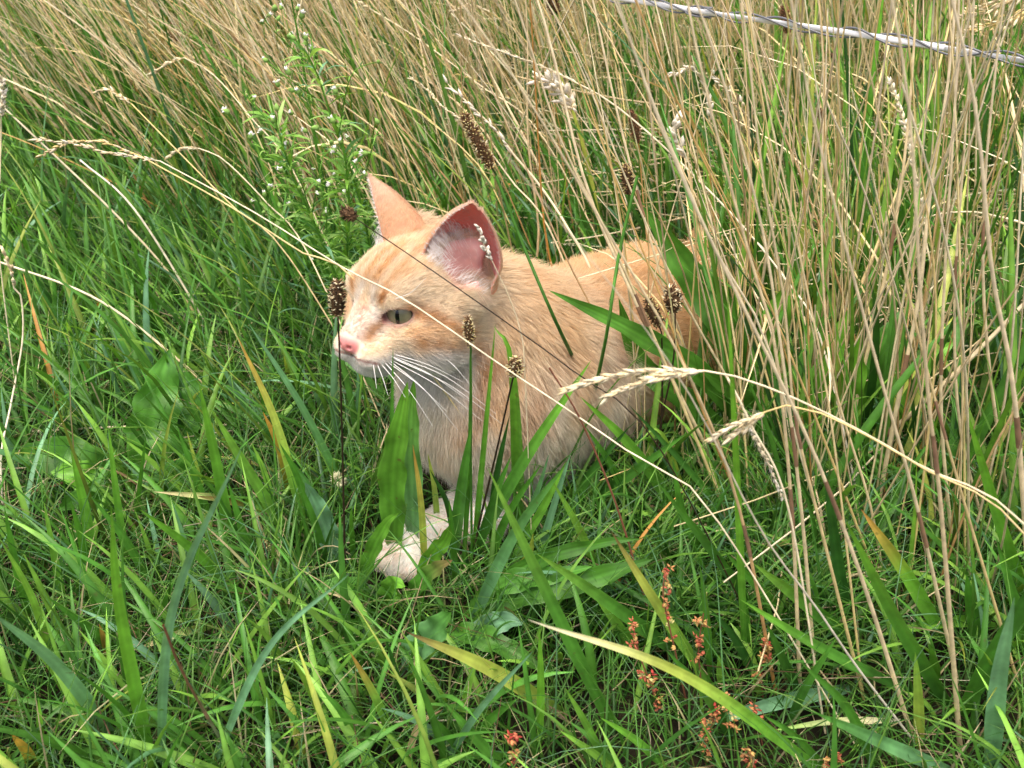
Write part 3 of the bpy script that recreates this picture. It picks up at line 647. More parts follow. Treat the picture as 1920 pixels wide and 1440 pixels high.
put(A, stalks, P, rng.uniform(.0006, .0013, n), pick([S_GOLD, S_TAN, S_ORANGE], [3, 4, 1.5], n, .15), pick([S_PALE, S_TAN, S_GOLD], [5, 4, 3], n, .12))
n = 9000; rt = scatter(n, -3.5, 4.5, .72, 4.2, lambda x, y: wide(x, y, .3)*straw_zone(x, y)*np.where(x > .22, 1, .0)*(.3+.7*lump(x, y, 5)))   # lodged straw lying flat
P = centre(rt, rng.uniform(.15, .45, n), np.where(rng.random(n) < .5, 0, math.pi)+rng.normal(0.25, .5, n), rng.uniform(1.25, 1.55, n), rng.uniform(-.15, .25, n), 6, .008); P[..., 2] += (rng.random(n)**1.5*.14*np.interp(rt[:, 1], [.6, 1.2], [.25, 1]))[:, None]
put(A, stalks, P, rng.uniform(.0006, .0015, n), pick([S_TAN, S_PALE, S_BROWN], [4, 4, 1], n)*.92, pick([S_PALE, S_TAN, S_GOLD], [4, 3, 1], n))
n = 5200; rt = scatter(n, -4, 4, .6, 4.4, lambda x, y: wide(x, y, .3)*straw_zone(x, y))   # dry leaves on the stalks
L = rng.uniform(.12, .34, n); P = centre(rt, L, rng.normal(math.pi, .9, n), rng.uniform(.1, .6, n), rng.uniform(.2, 1.8, n), 7, .006); P[..., 2] += (rng.random(n)*.12)[:, None]
put(A, blades, P, rng.uniform(.0014, .0038, n), pick([S_TAN, S_GOLD], [3, 2], n), pick([S_PALE, S_TAN, S_GOLD], [3, 3, 2], n), fold=.3)
n = 26000; ti = rng.choice(len(P), n)          # loose chaff: thin panicle tops
rt = scatter(2600, -4, 4, .9, 4.4, lambda x, y: wide(x, y, .3)*straw_zone(x, y)); q = []
for i, (rx, ry) in enumerate(rt):
    l_ = np.interp(rx, [-1, .1, .4], [.28, .24, .05])+.08*rng.standard_normal(); h_ = rng.uniform(.34, .58); hx = rx-l_; 
    for k in range(9): q.append((hx-.006*k*l_*3+rng.normal(0, .004), ry+rng.normal(0, .004), h_+k*.006*rng.uniform(.5, 1.1)))
q = np.array(q); m = len(q); dd = unit(np.array([-.6, 0, .8])+rng.normal(0, .45, (m, 3))); Lq = rng.uniform(.008, .018, m)
P = q[:, None]+dd[:, None]*Lq[:, None, None]*np.linspace(0, 1, 4)[None, :, None]
mm = clear_view(P, 0); blades(A, P[mm], np.full(mm.sum(), .0022), pick([S_TAN, S_PALE], [2, 3], mm.sum()), pick([S_PALE, S_TAN], [3, 1], mm.sum()), fold=.4, power=3)
tag(A.build('dry_straw', M_STRAW), 'dense stand of tall dry straw grass', 'straw', kind='stuff')

# ------------------------------------------------------------------ traced plants: roots on the ground, each blade its own part
CM = {'d': G_DARK, 'm': G_MID, 'l': G_LITE, 'y': G_YEL, 'b': G_BLUE, 'o': S_ORANGE, 's': S_TAN, 'p': S_PALE, 'g': S_GOLD, 'n': S_BROWN, 'k': L_(52, 40, 28), 'w': L_(236, 228, 210), 'r': L_(150, 96, 74),
      'e': L_(66, 114, 36), 'f': L_(104, 160, 52)}
def place(pts, dy=0.0, zmin=.012, root_h=-.004):
    """photo points, root first, to space: the root on the ground, the rest at that distance (+dy at the tip)"""
    r = PZ(pts[0][0], pts[0][1], root_h); out = [r]; n = len(pts)-1
    for i, p in enumerate(pts[1:], 1):
        Y = r[1]+dy*(i/n) if len(p) < 3 else p[2]
        q = PX(p[0], p[1], Y)
        if q[2] < zmin: q = PZ(p[0], p[1], zmin+.012*math.sin(math.pi*min(i/n, 1)))
        out.append(q)
    return np.array(out)
def ribbon(path, wpx, col, kind='g', fold=.22, K=26, twist=None, wave=0.):
    p = smooth_path(path, K); t = np.linspace(0, 1, K); T = unit(np.gradient(p, axis=0)); vd = unit(C0-p)
    side = unit(np.cross(T, vd)); nr = np.cross(side, T); tw = (random.uniform(-.55, .55) if twist is None else twist)*(1-.4*t)
    s2 = side*np.cos(tw)[:, None]+nr*np.sin(tw)[:, None]; n2 = np.cross(s2, T)
    w = wpx*np.array([mpp(q) for q in p])
    if kind == 'g': prof = np.minimum(1, .6+1.3*t)*(1-t**3.2)**.9; prof[-1] = .02
    else: prof = np.where(t < .22, .16+.1*t, 0)+np.where(t >= .18, np.sin(np.clip((t-.12)/.88, 0, 1)**.85*math.pi)**.75, 0); prof[-1] = .02
    ww = (w*prof*.5)[:, None]; cs = np.array([-1, -.8, -.55, -.28, 0, .28, .55, .8, 1]) if kind != 'g' else np.array([-1, -.5, 0, .5, 1]); NC = len(cs)
    dep = np.abs(cs)**1.2+(np.array([0, .10, -.05, .12, -.06, .12, -.05, .10, 0]) if NC == 9 else 0); edge = 1+wave*np.sin(t*38+random.random()*6)[:, None]
    V3 = p[:, None]+s2[:, None]*(ww*edge)[:, None]*cs[None, :, None]+n2[:, None]*(ww*fold*2)[:, None]*(dep-1)[None, :, None]
    if wave: V3 += n2[:, None]*(ww*.35*np.sin(t*29+1)[:, None])[:, None]*(np.sign(cs)*dep)[None, :, None]
    cl = [CM[c] for c in col]; ct_ = np.array([np.array([np.interp(u, np.linspace(0, 1, len(cl)), [x[a] for x in cl]) for a in range(3)]) for u in t]) if len(cl) > 1 else np.tile(cl[0], (K, 1))
    ct_ = ct_*(1+.07*np.array([math.sin(17*u+random.random()) for u in t]))[:, None]*random.uniform(.88, 1.1)
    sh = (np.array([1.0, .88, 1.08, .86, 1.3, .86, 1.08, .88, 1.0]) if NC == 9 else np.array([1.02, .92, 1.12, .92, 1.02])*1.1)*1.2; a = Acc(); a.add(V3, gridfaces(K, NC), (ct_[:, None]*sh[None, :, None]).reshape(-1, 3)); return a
def tuft(name, label, cat_, specs, group=None, part='blade', mat=None):
    b0 = place([specs[0][3][0], specs[0][3][1]])[0]; b0[2] = 0; root = thing(name, b0, label, cat_, group)
    for sp in specs:
        w, col, kind, pts = sp[:4]; dy = sp[4] if len(sp) > 4 else random.uniform(-.025, .01)
        pth = place(pts, dy)
        if kind == 't':
            if name == 'straw_clump':                        # the stalk runs on upwards past the traced part
                e_ = pth[-1]-pth[-2]; e_ = unit(unit(e_)+np.array([random.gauss(0, .06), random.gauss(0, .06), .05])); pth = np.concatenate([pth, [pth[-1]+e_*.10, pth[-1]+e_*.22+np.array([-.012, 0, -.01])]])
            a = Acc(); K = 22; p = smooth_path(pth, K); cl = [CM[c] for c in col]
            cc_ = np.array([[np.interp(u, np.linspace(0, 1, len(cl)), [x[q] for x in cl]) for q in range(3)] for u in np.linspace(0, 1, K)]) if len(cl) > 1 else np.tile(cl[0], (K, 1))
            cc_ = cc_*random.uniform(.9, 1.08); rr = w*.38*np.array([mpp(q) for q in p])*np.linspace(1, .75 if name != 'straw_clump' else .38, K)
            tube(a, p, rr, cc_, 6)
            if w >= 9:                                   # a joint on thick straw
                k = random.randint(5, 9); tube(a, p[k-1:k+2]*.5+p[k]*.5, rr[k-1:k+2]*1.22, L_(150, 118, 92), 6)
        else: a = ribbon(pth, w, col, 'l' if kind == 'l' else 'g', wave=.07 if kind == 'l' else 0., fold=.16 if kind == 'l' else .22)
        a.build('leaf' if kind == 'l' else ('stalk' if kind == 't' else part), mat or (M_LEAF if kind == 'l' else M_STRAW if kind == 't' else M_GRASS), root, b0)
    return root

tuft('plantain_plant', 'plantain with upright strap leaves growing over the white paw of the cat', 'plantain', [
    (52, 'ef', 'l', [(736, 1085), (738, 990), (736, 880), (764, 716)]), (46, 'bf', 'l', [(775, 1075), (772, 960), (768, 830), (776, 712)]),
    (30, 'mf', 'l', [(668, 1118), (690, 1050), (722, 985), (747, 962)], -.02), (36, 'emn', 'l', [(742, 1140), (785, 1095), (815, 1068), (848, 1050)], -.03),
    (44, 'em', 'l', [(735, 1130), (690, 1112), (640, 1098), (575, 1110)], -.02), (30, 'e', 'l', [(720, 1150), (690, 1160), (655, 1180), (640, 1190)], -.02),
    (46, 'mf', 'l', [(720, 1150), (730, 1110), (740, 1095), (760, 1100)], -.02), (34, 'f', 'l', [(790, 1120), (800, 1060), (835, 1010), (842, 985)], -.02)])
tuft('grass_tuft', 'tuft of upright broad blades before the chest of the cat', 'grass', [
    (11, 'm', 'g', [(735, 1075), (734, 860), (737, 650)]), (14, 'yyo', 'g', [(797, 1090), (790, 950), (774, 834)]), (12, 'my', 'g', [(822, 1010), (815, 920), (802, 850)]),
    (10, 'm', 'g', [(868, 1085), (880, 860), (884, 640)]), (26, 'dm', 'g', [(846, 1075), (862, 940), (884, 795)]), (12, 'mf', 'g', [(885, 1075), (905, 860), (929, 608)]), (24, 'mf', 'g', [(975, 1010), (960, 690, .525), (926, 612, .53)]),
    (26, 'dmf', 'g', [(872, 1060), (985, 860), (1108, 676)]), (20, 'dm', 'g', [(880, 1085), (925, 940), (958, 855)]), (18, 'm', 'g', [(905, 1090), (950, 970), (1015, 870)]),
    (24, 'bm', 'g', [(880, 1180), (960, 1010), (1062, 868)], -.03), (16, 'yy', 'g', [(905, 1130), (985, 1050), (1000, 1000)]), (14, 'd', 'g', [(860, 1060), (840, 950), (806, 880)]), (14, 'm', 'g', [(855, 1110), (850, 1020), (842, 935)]),
    (20, 'mf', 'g', [(935, 1075), (1005, 975), (1062, 865)]), (15, 'd', 'g', [(915, 1040), (930, 900), (955, 780)]), (13, 'mb', 'g', [(935, 1075), (1000, 940), (1030, 850)]), (16, 'b', 'g', [(1000, 1085), (1035, 960), (1070, 850)])])
tuft('grass_tuft', 'tuft of long arching blades fanning out below the flank of the cat', 'grass', [
    (24, 'mf', 'g', [(1285, 985), (1190, 845), (1088, 744)]), (22, 'dm', 'g', [(1050, 975), (1160, 905), (1288, 812)], -.03), (15, 'yl', 'g', [(1290, 960), (1240, 812, .55), (1195, 830)], -.03),
    (26, 'mml', 'g', [(1150, 1370), (1020, 1100), (915, 878)]), (26, 'dml', 'g', [(1290, 1240), (1120, 1115), (1006, 1038)], -.03), (22, 'mlyn', 'g', [(1335, 1290), (1230, 1130), (1146, 996)]),
    (22, 'ml', 'g', [(1210, 1245), (1150, 1160), (1108, 1105)]), (18, 'md', 'g', [(1060, 1010), (1100, 900), (1180, 800)]), (16, 'm', 'g', [(1200, 985), (1150, 880), (1098, 800)]), (14, 'md', 'g', [(1400, 1010), (1290, 880), (1180, 760)]),
    (20, 'dm', 'g', [(1440, 1180), (1340, 1040), (1230, 900)]), (16, 'l', 'g', [(1130, 1095), (1090, 1000), (1035, 900)]), (18, 'm', 'g', [(1330, 1080), (1280, 960), (1262, 860)])])
tuft('grass_stalk', 'single tall bright green blade standing among straw beside the flank of the cat', 'grass', [(15, 'mff', 'g', [(1397, 1250), (1382, 900), (1363, 522)]), (10, 'm', 'g', [(1405, 1250), (1400, 1150), (1388, 1080)])])
tuft('plantain_plant', 'flat plantain with dark strap leaves spread below the paw of the cat', 'plantain', [
    (52, 'e', 'l', [(850, 1190), (960, 1120), (1090, 1090), (1225, 1048)], -.01), (44, 'em', 'l', [(850, 1175), (940, 1098), (1040, 1078), (1110, 1062)], -.01), (46, 'me', 'l', [(800, 1190), (890, 1190), (970, 1225), (1025, 1262)], -.02),
    (66, 'bm', 'l', [(745, 1270), (775, 1225), (815, 1180), (846, 1148)], -.01), (50, 'b', 'l', [(860, 1220), (900, 1185), (945, 1165), (985, 1168)], -.01), (30, 'e', 'l', [(840, 1160), (990, 1060), (1120, 1020), (1200, 1010)], -.02)])
tuft('grass_tuft', 'tuft of blades with browned tips low at the bottom edge under the plantain leaves', 'grass', [
    (30, 'myyn', 'g', [(1065, 1345), (920, 1255), (762, 1185)], -.03), (24, 'mfyp', 'g', [(1560, 1460), (1290, 1270), (990, 1162)], -.05), (18, 'mlo', 'g', [(745, 1400), (700, 1300), (656, 1222)]), (14, 'sn', 'g', [(760, 1440), (785, 1360), (830, 1330)]),
    (22, 'm', 'g', [(960, 1460), (880, 1370), (835, 1318)]), (20, 'dm', 'g', [(900, 1440), (850, 1390), (815, 1345)]), (16, 'f', 'g', [(1012, 1395), (1014, 1280), (1011, 1178)]), (16, 'ml', 'g', [(1140, 1440), (1100, 1360), (1060, 1290)]),
    (14, 'l', 'g', [(865, 1350), (880, 1280), (898, 1225)]), (18, 'm', 'g', [(880, 1390), (930, 1340), (970, 1310)]), (15, 'b', 'g', [(830, 1440), (900, 1330), (1000, 1220)], -.02), (15, 'l', 'g', [(1160, 1450), (1110, 1410), (1050, 1370)]),
    (18, 'mf', 'g', [(1260, 1450), (1195, 1390), (1125, 1345)]), (14, 'd', 'g', [(760, 1330), (745, 1270), (725, 1200)]), (18, 'm', 'g', [(680, 1440), (650, 1350), (600, 1290)])])
tuft('grass_tuft', 'tuft of broad light blades standing left of the plantain over the turf', 'grass', [
    (24, 'mf', 'g', [(440, 1060), (408, 880), (373, 718)]), (18, 'mlyo', 'g', [(580, 1020), (520, 800), (446, 632)]), (16, 'mb', 'g', [(668, 965), (570, 770), (466, 606)]), (22, 'ml', 'g', [(562, 1040), (470, 890), (394, 764)]),
    (17, 'm', 'g', [(402, 1010), (365, 890), (332, 802)]), (9, 'ly', 'g', [(390, 960), (370, 880), (350, 808)]), (20, 'mo', 'g', [(552, 960), (528, 850), (493, 772)]), (16, 'm', 'g', [(600, 1020), (560, 900), (524, 830)]),
    (18, 'bm', 'g', [(640, 1020), (590, 930), (545, 860)]), (14, 'l', 'g', [(520, 1010), (500, 900), (472, 830)]), (16, 'm', 'g', [(620, 1080), (590, 980), (560, 900)]), (18, 'lls', 'g', [(590, 975), (440, 938), (290, 922)], -.04),
    (17, 'yn', 'g', [(540, 985), (450, 945), (370, 930)], -.03), (20, 'mf', 'g', [(458, 1125), (360, 1030), (262, 955)], -.02), (16, 'm', 'g', [(480, 1080), (450, 980), (428, 905)]), (44, 'b', 'l', [(640, 1080), (610, 990), (590, 940), (572, 905)])])
tuft('grass_tuft', 'tuft of fresh light blades in the lower left corner', 'grass', [
    (16, 'mf', 'g', [(245, 1100), (220, 940), (203, 800)]), (10, 'm', 'g', [(250, 1010), (262, 910), (274, 812)]), (21, 'mf', 'g', [(180, 1090), (160, 960), (133, 845)]), (14, 'm', 'g', [(112, 1000), (90, 940), (66, 886)]),
    (15, 'ml', 'g', [(128, 1180), (105, 1060), (82, 940)]), (17, 'm', 'g', [(172, 1120), (155, 1020), (132, 940)]), (27, 'mff', 'g', [(290, 1465), (226, 1150), (208, 950)]), (15, 'm', 'g', [(282, 1195), (300, 1150), (328, 1082)]),
    (16, 'ls', 'g', [(402, 1172), (330, 1190), (246, 1222)], -.01), (15, 'l', 'g', [(100, 1240), (60, 1120), (0, 1010)]), (16, 'm', 'g', [(60, 1180), (30, 1060), (8, 950)]), (18, 'm', 'g', [(240, 1240), (170, 1180), (90, 1120)], -.02),
    (14, 'l', 'g', [(140, 1330), (95, 1250), (40, 1190)]), (16, 'mo', 'g', [(210, 1260), (198, 1210), (186, 1170)]), (22, 'yo', 'g', [(70, 1455), (50, 1410), (20, 1376)]), (15, 'f', 'g', [(78, 1450), (75, 1370), (72, 1308)]), (18, 'm', 'g', [(300, 1130), (240, 1020), (170, 930)])])
tuft('grass_tuft', 'three blue-green downy blades standing on the turf near the bottom left', 'grass', [
    (20, 'bb', 'g', [(300, 1455), (322, 1150), (458, 828)], -.03), (16, 'b', 'g', [(398, 1440), (500, 1220), (656, 1075)], -.03), (9, 'bnr', 't', [(445, 1440), (350, 1275), (306, 1172)], -.02)])
tuft('grass_stalk', 'bluish fallen stalk sloping across the bottom left corner', 'grass', [(27, 'bb', 'g', [(215, 1385), (110, 1250), (-20, 1145)], -.05)])
tuft('grass_tuft', 'tuft of broad green blades among straw in the lower right corner', 'grass', [
    (24, 'd', 'g', [(1592, 1190), (1572, 1060), (1545, 870)]), (28, 'mfo', 'g', [(1775, 1205), (1695, 1070), (1615, 955)]), (30, 'dmf', 'g', [(1790, 1345), (1685, 1170), (1585, 975)]), (20, 'm', 'g', [(1500, 1185), (1430, 1110), (1358, 1034)]),
    (24, 'dmf', 'g', [(1720, 1305), (1540, 1215), (1388, 1124)], -.03), (30, 'dml', 'g', [(1640, 1235), (1520, 1140), (1412, 1056)], -.02), (27, 'mfl', 'g', [(1950, 1165), (1780, 1166), (1642, 1192)], -.03), (36, 'md', 'g', [(1800, 1345), (1880, 1200), (1975, 1040)], -.02),
    (36, 'b', 'g', [(1858, 1455), (1872, 1280), (1902, 1120)]), (26, 'm', 'g', [(1838, 1220), (1822, 1140), (1812, 1076)]), (20, 'yl', 'g', [(1725, 1410), (1722, 1310), (1716, 1222)]), (14, 'pl', 'g', [(1690, 1352), (1570, 1352), (1446, 1370)], -.03),
    (28, 'bm', 'g', [(1800, 1455), (1650, 1390), (1526, 1335)], -.03), (28, 'bb', 'g', [(1595, 1290), (1450, 1320), (1298, 1366)], -.05), (15, 'm', 'g', [(1332, 1270), (1325, 1160), (1312, 1058)]), (20, 'dm', 'g', [(1500, 1300), (1470, 1240), (1438, 1170)]),
    (18, 'dm', 'g', [(1475, 1365), (1510, 1290), (1568, 1195)]), (24, 'mf', 'g', [(1930, 1140), (1872, 970), (1812, 770)]), (22, 'm', 'g', [(1930, 1250), (1900, 1120), (1868, 1010)]), (20, 'm', 'g', [(1640, 1440), (1590, 1330), (1500, 1240)], -.02),
    (18, 'd', 'g', [(1420, 1280), (1380, 1200), (1330, 1140)]), (16, 'm', 'g', [(1560, 1455), (1490, 1380), (1430, 1340)]), (22, 'dm', 'g', [(1380, 1400), (1330, 1310), (1250, 1220)], -.02), (15, 'l', 'g', [(1352, 1290), (1350, 1250), (1348, 1228)])])
tuft('plantain_plant', 'big plantain rosette with wide green leaves between the straw stalks right of the cat', 'plantain', [
    (86, 'ef', 'l', [(1480, 880), (1455, 760), (1446, 640), (1478, 528)], .03), (60, 'ef', 'l', [(1575, 900), (1585, 800), (1600, 700), (1612, 628)], -.01), (56, 'ff', 'l', [(1540, 890), (1520, 780), (1560, 660), (1595, 575)], .02),
    (72, 'ee', 'l', [(1465, 860), (1380, 640), (1290, 510), (1206, 388)], .05), (42, 'em', 'l', [(1450, 880), (1330, 715), (1190, 622), (1030, 545)], -.05), (46, 'e', 'l', [(1440, 880), (1300, 760), (1200, 680), (1160, 560)], .0),
    (60, 'ff', 'l', [(1640, 880), (1680, 760), (1740, 680), (1790, 640)], .02), (50, 'e', 'l', [(1500, 900), (1420, 800), (1380, 740), (1310, 690)], -.01), (44, 'm', 'l', [(1590, 880), (1640, 680), (1680, 600), (1700, 575)], .03), (34, 'bm', 'l', [(1560, 890), (1470, 760), (1440, 700), (1400, 690)], -.01)])
tuft('dock_plant', 'dock with wide pale ribbed leaves low in the grass left of the cat', 'dock', [
    (92, 'em', 'l', [(262, 960), (280, 850), (295, 760), (318, 655)], .09), (84, 'em', 'l', [(250, 965), (200, 910), (130, 860), (20, 850)], .03), (66, 'f', 'l', [(230, 960), (200, 920), (150, 890), (95, 885)], .0), (60, 'm', 'l', [(240, 1000), (190, 960), (150, 940), (110, 955)], -.01),
    (70, 'm', 'l', [(280, 960), (330, 900), (350, 880), (372, 850)], .01), (56, 'm', 'l', [(300, 880), (350, 800), (360, 740), (340, 690)], .06)])
# straw clumps whose stalks the photo shows one by one
tuft('straw_clump', 'clump of thick pale straw rising in front of the dark plantain rosette', 'straw', [
    (11, 'ssp', 't', [(1500, 1290), (1485, 960), (1452, 640), (1405, 480), (1310, 110)], .03), (11, 'sp', 't', [(1528, 1260), (1503, 960), (1460, 620), (1418, 380)], .02), (10, 'osp', 't', [(1455, 1300), (1388, 960), (1290, 700), (1130, 420)], .0),
    (10, 'gsp', 't', [(1620, 1310), (1532, 960), (1490, 780), (1470, 560), (1430, 330)], .02), (13, 'sp', 't', [(1712, 1385), (1628, 1120), (1570, 960), (1500, 790), (1347, 480), (1240, 240)], -.01), (7, 'gp', 't', [(1618, 1300), (1560, 800), (1500, 480), (1440, 200)], .02),
    (8, 'pp', 't', [(1560, 1060), (1440, 650), (1345, 475), (1240, 230)], .0), (8, 'go', 't', [(1650, 1100), (1520, 760), (1400, 470), (1300, 260)], .02), (7, 'wp', 't', [(1725, 1405), (1610, 1255), (1530, 1138), (1456, 1040), (1405, 955)], -.02)])
tuft('straw_clump', 'clump of leaning straw crossing in front of the haunch of the cat', 'straw', [
    (9, 'gsp', 't', [(1380, 1010), (1280, 760), (1195, 560), (1120, 400), (1050, 260)], .02), (11, 'sp', 't', [(1370, 930), (1230, 650), (1180, 540), (1130, 430), (1085, 300)], .03), (7, 'og', 't', [(1400, 980), (1290, 700), (1240, 560), (1170, 380)], .02), (9, 'sp', 't', [(1330, 830), (1240, 520), (1200, 380), (1150, 180)], .04),
    (6, 'op', 't', [(1240, 870), (1130, 620), (1060, 480), (980, 300)], .01), (8, 'sp', 't', [(1470, 930), (1380, 740), (1280, 560), (1180, 350)], .0), (6, 'gs', 't', [(1420, 940), (1340, 560), (1300, 380), (1270, 100)], .03), (6, 'o', 't', [(1010, 740), (1050, 600), (1020, 420), (1000, 100)], .0), (7, 's', 't', [(980, 690), (1000, 520), (1010, 430), (990, 260)], .0)])
tuft('straw_clump', 'clump of straight pale straw at the far right of the meadow', 'straw', [
    (14, 'ssp', 't', [(1800, 1400), (1765, 960), (1742, 760), (1726, 555)], .0), (13, 'sp', 't', [(1640, 980), (1682, 760), (1724, 552), (1742, 380)], .03), (11, 'sp', 't', [(1800, 1300), (1722, 960), (1660, 740), (1590, 480), (1520, 200)], .0), (10, 'sp', 't', [(1790, 1060), (1765, 780), (1773, 480), (1790, 200)], .0),
    (11, 's', 't', [(1570, 925), (1614, 715), (1668, 478), (1700, 260)], .04), (12, 'sg', 't', [(1505, 800), (1570, 640), (1625, 510), (1660, 420)], .04), (16, 'sp', 't', [(1940, 1250), (1905, 770), (1860, 510)], .0), (9, 'gs', 't', [(1920, 1320), (1870, 1150), (1810, 950), (1740, 700), (1690, 480)], .02),
    (8, 's', 't', [(1660, 1100), (1630, 940), (1560, 700), (1540, 420)], .04), (10, 'gg', 't', [(1810, 960), (1920, 745), (1980, 640)], -.06), (9, 'sp', 't', [(1850, 1010), (1800, 800), (1790, 560), (1810, 250)], .03), (10, 'sp', 't', [(1895, 980), (1850, 640), (1845, 380), (1870, 100)], .03), (7, 'g', 't', [(1700, 1130), (1740, 820), (1755, 560), (1720, 260)], .03)])
tuft('straw_stalk', 'thick fallen straw stalk slanting up to the right edge through the clump', 'straw', [(14, 'nsp', 't', [(1470, 920), (1640, 830), (1785, 705), (1935, 555)], .02)])
tuft('dead_twig', 'grey bent dead twig lying low in the grass near the left edge', 'twig', [(9, 'nn', 't', [(-10, 940), (100, 912), (205, 880), (330, 960), (420, 990)], 0)])
tuft('straw_stalk', 'pale straw lying level across the grass left of the cat', 'straw', [(6, 'pp', 't', [(20, 812), (230, 800), (470, 796)], .0)])
tuft('straw_stalk', 'brown straw lying flat under the blades right of the paw', 'straw', [(11, 'ns', 't', [(1160, 925), (1260, 965), (1400, 1010), (1480, 1045)], 0)])

# ------------------------------------------------------------------ flower heads, seed heads, weeds
def stem_path(pts, ground=True):
    """(px, py, Y) from the top down; the last point drops to the soil when it is above it"""
    q = [PX(*p) for p in pts]
    if ground and q[-1][2] > .0:
        l = q[-1]; d = unit(q[-1]-q[-2]) if len(q) > 1 else np.array([0, 0, -1.]); d = unit(d+[0, 0, -.8]); q.append(l+d*(l[2]+.005)/max(-d[2], .3))
    return np.array(q)
def tube_thing(root, name, path, r0, r1, cols, mat, b0, K=22, sides=6):
    a = Acc(); p = smooth_path(path, K); cl = [CM[c] for c in cols]
    c = np.array([[np.interp(u, np.linspace(0, 1, len(cl)), [x[q] for x in cl]) for q in range(3)] for u in np.linspace(0, 1, K)]) if len(cl) > 1 else np.tile(cl[0], (K, 1))
    tube(a, p, np.linspace(r0, r1, K), c, sides); return a.build(name, mat, root, b0)
def plantain_head(label, top, bot, Y, wpx, stem, scol, hcol, sw=1.6, dens=150, rag=.35):
    dens = int(dens*1.6)
    a0, b0 = PX(top[0], top[1], Y), PX(bot[0], bot[1], Y); ax_ = a0-b0; ln = np.linalg.norm(ax_); d = ax_/ln; w = wpx*mpp(b0)
    path = np.concatenate([[b0+d*ln*.3, b0], stem_path([(p[0], p[1], p[2] if len(p) > 2 else Y) for p in stem])]); base = path[-1].copy(); base[2] = 0
    root = thing('ribwort_plantain', base, label, 'plantain', 'plantain seed heads among the grass')
    tube_thing(root, 'stem', path, sw*.8*mpp(b0)*.9, sw*1.2*mpp(b0), scol, M_GRASS if scol[0] in 'dme' else M_STRAW, base)
    a = Acc(); K = 9; t = np.linspace(0, 1, K); prof = np.maximum(np.sin(np.clip(t*.94+.05, 0, 1)*math.pi)**.55, .1); tube(a, b0+d*ln*t[:, None], w*.34*prof, CM['n']*.6, 8)
    u1 = unit(np.cross(d, [.2, .9, .4])); u2 = np.cross(d, u1)
    hc = [CM[c] for c in hcol]
    for i in range(dens):
        v = (i+random.random())/dens; th = i*2.4+random.random()*.8; o = u1*math.cos(th)+u2*math.sin(th); pr = math.sin(min(v*.9+.07, 1)*math.pi)**.5
        p = b0+d*ln*v*.97+o*w*.30*pr; c = hc[random.randrange(len(hc))]*random.uniform(.55, 1.25)
        lens(a, p, o*1.0+d*random.uniform(.1, 1.0)+np.array([random.gauss(0, rag) for _ in range(3)]), w*random.uniform(.17, .34), w*random.uniform(.075, .13), c*1.05, 4, .6, colt=np.minimum(c*1.7, .9))
    a.build('flower_head', M_SEED, root, base); return root
plantain_head('dark round plantain head beside the far ear on a thin stem crossing the cat', (640, 394), (668, 410), .50, 30, [(670, 412, .50), (800, 500, .495), (960, 612, .49), (1080, 700, .475), (1230, 830, .46)], 'kk', 'nnk', 1.5, 90)
plantain_head('upright brown plantain head before the nose of the cat on a straight dark stem', (632, 526), (632, 592), .485, 36, [(634, 596), (641, 800), (648, 1100)], 'kk', 'nks', 2.2, 170)
plantain_head('small tan plantain head on a green stem before the cheek of the cat', (877, 594), (882, 648), .50, 25, [(883, 652), (882, 720), (884, 980)], 'mm', 'sgn', 2.6, 140)
plantain_head('brown ball-shaped plantain head before the chest of the cat on a dark bent stem', (968, 672), (964, 706), .50, 34, [(962, 708), (930, 850), (895, 1000)], 'kk', 'ngs', 2.4, 120)
plantain_head('longest brown plantain head, tilting in the straw above the near ear of the cat', (868, 212), (922, 316), .76, 31, [(928, 322), (960, 405), (1010, 490), (1060, 560)], 'dm', 'ngsn', 2.4, 260)
plantain_head('brown upright plantain head above the back of the cat on a green stem', (1172, 308), (1180, 364), .66, 28, [(1180, 368), (1165, 470), (1130, 620), (1090, 740)], 'md', 'ngk', 2.6, 170)
plantain_head('blackish green plantain head in flower between the straw stalks', (1432, 194), (1446, 228), .86, 20, [(1450, 232), (1462, 300), (1455, 430)], 'dm', 'kdke', 2.6, 120)
plantain_head('round purplish brown plantain head with ragged bracts beside the haunch of the cat', (1258, 540), (1264, 584), .58, 42, [(1266, 588), (1262, 680), (1240, 790)], 'kk', 'nsk', 2.0, 90, .6)
plantain_head('ragged olive brown plantain head just left of the round purplish one', (1212, 558), (1236, 612), .60, 30, [(1240, 616), (1242, 700), (1240, 790)], 'kk', 'ngk', 2.0, 110, .6)
plantain_head('tiny tan plantain head on a thin orange stem in the tall straw', (1536, 204), (1542, 228), .90, 17, [(1543, 232), (1548, 320), (1560, 460)], 'os', 'srn', 1.8, 70)
plantain_head('reddish brown narrow plantain head in the straw right of the white fluffy panicle', (1182, 205), (1196, 268), .84, 22, [(1198, 270), (1205, 360), (1215, 480)], 'os', 'nrn', 1.6, 120)
plantain_head('round pale brown plantain head low in the turf left of the paw', (492, 1016), (508, 1042), .50, 34, [(516, 1046), (560, 1085), (620, 1130)], 'kk', 'sgn', 2.0, 110)
plantain_head('brown plantain head lying at the bottom edge in the left corner', (210, 1388), (258, 1432), .385, 36, [(262, 1436), (300, 1475), (320, 1500)], 'kk', 'nkr', 2.4, 140)
plantain_head('dull brown plantain head far back in the straw at the upper left', (318, 44), (334, 76), 1.25, 20, [(338, 80), (360, 160), (390, 260)], 'sn', 'nnr', 2, 80)
plantain_head('dark brown plantain head far back in the straw just left of the white-flowered weed', (408, 58), (416, 84), 1.3, 20, [(418, 88), (430, 180), (450, 280)], 'sn', 'nk', 2, 80)
